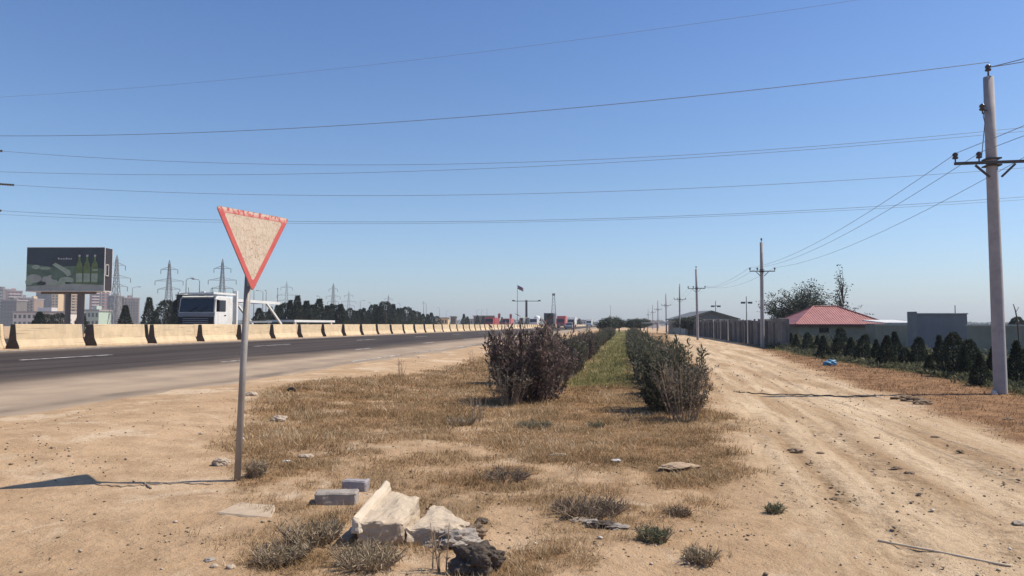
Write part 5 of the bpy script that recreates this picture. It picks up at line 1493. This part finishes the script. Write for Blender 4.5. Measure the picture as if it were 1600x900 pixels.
rock(1060, 730, .19, .12, .03, mat('tan_stone', (.36, .26, .17), .95, .2, 10, bump=.5), 'flat_stone', 'broad flat tan stone in the grass below the twiggy bush', seed=10, amp=.25, sub=4)
rock(436, 658, .12, .09, .06, stone_m, 'stone', 'tan stone half hidden in grass right of the pole middle', seed=11)
rock(875, 712, .10, .05, .02, stone_m, 'flat_stone', 'thin pale sliver of stone in the dry grass centre', seed=12)
rock(963, 722, .05, .03, .02, mat('white_litter', (.70, .68, .64), .6), 'paper_scrap', 'crumpled white paper scrap in the brown grass', 'litter', 13, .4, 3)
rock(447, 722, .035, .03, .012, mat('white_litter', (.70, .68, .64), .6), 'paper_scrap', 'white paper scrap just below the pale flat stone', 'litter', 14, .4, 3)
rock(335, 887, .025, .022, .016, stone_m, 'pebble', 'small pale pebble at lower left, left of its pair', seed=15, sub=3, amp=.15)
rock(361, 889, .03, .025, .018, stone_m, 'pebble', 'slightly larger pale pebble at lower left, right of its pair', seed=16, sub=3, amp=.15)
rock(328, 876, .035, .03, .014, conc_d, 'pebble', 'grey pebble just above the pale pebble pair', seed=17, sub=3, amp=.2)
rock(314, 679, .03, .028, .02, stone_m, 'stone', 'small pale stone on bare dirt left of the pole', seed=18, sub=3)
rock(394, 618, .11, .09, .05, stone_m, 'stone', 'pale stone at the verge just right of the pole', seed=19, sub=3)
rock(375, 688, .05, .05, .03, stone_m, 'stone', 'small pale stone touching the sign pole side', seed=20, sub=3)
rock(570 - 45, 845 - 5, .03, .03, .03, mat('reddish_clod', (.20, .10, .08), .9), 'clod', 'small reddish clod left of the largest slab', 'clod', 21, .3, 3)
rock(1553, 617, .07, .06, .07, mat('white_stone', (.55, .50, .45), .9), 'stone', 'whitish stone at the foot of the nearest utility pole', seed=22, sub=3)
rock(1593, 820, .05, .05, .02, stone_m, 'flat_stone', 'pale flat stone at the right edge of the track', seed=23, sub=3)
rock(1058, 588 - 2, .05, .05, .05, clod, 'clod', 'dark clod at the foot of the track-side hedge', 'clod', 24, .4, 3)
for i, (px, py) in enumerate(((1425, 627), (1441, 631), (1410, 624))):
    rock(px, py, .22, .10, .05, clod, 'earth_heap', ['low heap of twigs and earth right of the cable end', 'rightmost low earth heap by the cable end', 'low earth heap touching the cable end'][i], 'clod', 30 + i, .5, 4)
for i, (px, py, r) in enumerate(((1243, 706, .09), (1282, 709, .05), (1400, 732, .05), (1422, 740, .05), (1370, 685, .04), (1461, 684, .05), (1500, 706, .05), (1305, 780, .04), (1575, 656, .07))):
    rock(px, py, r, r * .7, r * .3, clod, 'clod', 'small brown clod on the dirt track, %s from the left hedge side' % ORD[i], 'clod', 40 + i, .45, 3, group='clods on the dirt track')
for i, (px, py, r) in enumerate(((925, 818, .07), (945, 822, .09), (905, 815, .06), (965, 826, .08), (885, 812, .05))):
    rock(px, py, r, r * .6, r * .28, [conc_d, dark_clod, stone_m][i % 3], 'rubble_chunk', 'small rubble piece below the broad dry clump, %s listed of five by size' % ORD[i] if False else ['grey rubble piece under the middle of the broad dry clump', 'dark rubble piece under the middle of the broad dry clump', 'pale rubble piece under the left part of the broad dry clump', 'grey rubble piece right of the dark one', 'dark rubble piece at the far left under the broad dry clump'][i], 'rubble', 60 + i, .5, 4)
# worn tyre piece by the verge
x, y, z = G(455, 612)
b = MB(); n = 14
ring = [(math.cos(math.pi * k / n) * .07, 0, math.sin(math.pi * k / n) * .08) for k in range(n + 1)]
b.tube(ring, .028, 8); tag(b.build('tyre_piece', rubber, None, (x, y, z - .02), .5, sm=True), 'dark half-buried piece of tyre at the road verge', 'tyre')
# half buried slab in the dirt
hexa('buried_slab', [(*flat(338, 796), -.05), (*flat(425, 806), -.05), (*flat(432, 785), -.05), (*flat(375, 780), -.05), (*flat(338, 796), .012), (*flat(425, 806), .018), (*flat(432, 785), .015), (*flat(375, 780), .012)], mat('dusty_slab', (.43, .33, .23), .95, .12, 8, bump=.4), 'flat slab half buried in dirt below the sign pole', 'rubble', .004, 31, 4)
# dark line and stick on the track
def ground_line(pts, r, name, label, cat, m, lift=.01, seed=1):
    W = []
    for (ax, ay), (bx_, by_) in zip(pts[:-1], pts[1:]):
        for k in range(8):
            u = k / 8; x_, y_, z_ = G(ax + (bx_ - ax) * u, ay + (by_ - ay) * u + (.8 * math.sin(k * 1.7 + ax) if name != 'stick' else 0)); W.append(Vector((x_, y_, z_ + lift)))
    o0 = W[0].copy(); b = MB(); b.tube([p - o0 for p in W], r, 6); return tag(b.build(name, m, None, o0, sm=True), label, cat)
ground_line([(1150, 613), (1200, 617), (1260, 618), (1320, 620), (1376, 620)], .011, 'cable', 'dark cable lying across the dirt track', 'cable', mat('cable_black', (.05, .045, .04), .8))  # thin black tube laid across the track
ground_line([(1372, 846), (1610, 892)], .008, 'stick', 'long pale stick lying across the track at lower right', 'stick', mat('bleached_wood', (.56, .45, .32), .9), .003)
ground_line([(150, 758), (190, 761), (230, 759), (280, 756), (340, 758)], .008, 'dry_root', 'thin dry root lying along the shadow of the sign pole', 'root', dry_twig, .004)
ground_line([(226, 757), (238, 767)], .01, 'twig', 'short twig crossing the dry root', 'twig', dry_twig, .01)
# blue plastic bag
x, y, z = G(1298, 571)
bm = bmesh.new(); bmesh.ops.create_icosphere(bm, subdivisions=4, radius=1)
for v in bm.verts:
    q = v.co * 1.8; k = 1 + .45 * mnoise.noise(q) + .25 * mnoise.noise(q * 3)
    v.co = Vector((v.co.x * .24 * k, v.co.y * .14 * k, max(-.02, v.co.z * .13 * k + .07)))
me = bpy.data.meshes.new('plastic_bag'); bm.to_mesh(me); bm.free(); smooth(me)
tag(link('plastic_bag', me, mat('blue_plastic', (.08, .26, .42), .4, .3, 8, spec=.5), None, (x, y, z)), 'crumpled blue plastic bag at the grassy edge of the track', 'bag')

# loose gravel and crumbs of earth (uncountable)
rng = np.random.default_rng(50); N = 26000
a = np.radians(rng.uniform(-44, 44, N)); r = np.exp(rng.uniform(math.log(3.8), math.log(30), N)); x = r * np.sin(a); y = r * np.cos(a)
lat, s = lat_s(x, y)
k = (rng.random(N) < (.10 + .5 * sst(.50, .64, fbm(x * .9, y * .9, 51, 4)) + .4 * masks(x, y)[3] * sst(.4, .6, fbm(x * 2, y * 2, 52, 3)))) & (lat < 8)
x, y, r = x[k], y[k], r[k]; n = len(x)
sz = (.003 + .012 * rng.random(n) ** 5 + .0010 * r * rng.random(n) ** 2.5) * (1 + .6 * masks(x, y)[3])
ico = np.array([(0, 0, 1), (.9, 0, .35), (.28, .85, .4), (-.73, .53, .3), (-.73, -.53, .45), (.28, -.85, .3), (0, 0, -.6)])
fi = np.array([(0, 1, 2), (0, 2, 3), (0, 3, 4), (0, 4, 5), (0, 5, 1), (6, 2, 1), (6, 3, 2), (6, 4, 3), (6, 5, 4), (6, 1, 5)])
th = rng.uniform(0, 6.28, n); c_, s_ = np.cos(th), np.sin(th)
J = ico[None] * (1 + rng.normal(0, .22, (n, 7, 1))) * sz[:, None, None] * np.array([1.2, 1, .7])
X = J[:, :, 0] * c_[:, None] - J[:, :, 1] * s_[:, None] + x[:, None]; Y = J[:, :, 0] * s_[:, None] + J[:, :, 1] * c_[:, None] + y[:, None]; Z = J[:, :, 2] + gz(x, y)[:, None] + sz[:, None] * .2
V = np.stack([X, Y, Z], -1).reshape(-1, 3); Fc = (fi[None] + 7 * np.arange(n)[:, None, None]).reshape(-1, 3)
gm = bpy.data.materials.new('gravel_mix'); t = NT(gm); t.put(t.b.inputs['Base Color'], t.ramp(t.attr('tint'), [(0, (.12, .085, .055, 1)), (.4, (.26, .19, .125, 1)), (.8, (.42, .33, .24, 1)), (1, (.62, .55, .46, 1))])); t.b.inputs['Roughness'].default_value = .95
tag(link('gravel', npmesh('gravel', V, Fc, np.repeat(rng.random(n), 10)), gm), 'loose gravel and crumbs of earth strewn over the bare dirt', 'gravel', kind='stuff')

# ------------------------------------------------------------------ summer haze over the plain
b = MB(); b.box(-2100, 2100, -2100, 2100, -2.6, 48)
hm = bpy.data.materials.new('summer_haze'); hm.use_nodes = True; nt = hm.node_tree
nt.nodes.remove(nt.nodes['Principled BSDF'])
pv = nt.nodes.new('ShaderNodeVolumePrincipled'); pv.inputs['Color'].default_value = (.86, .92, 1, 1); pv.inputs['Density'].default_value = .00035; pv.inputs['Anisotropy'].default_value = .1
nt.links.new(pv.outputs[0], nt.nodes['Material Output'].inputs['Volume'])
hz_o = b.build('haze', hm); tag(hz_o, 'pale blue summer haze over the plain', 'haze', kind='stuff')
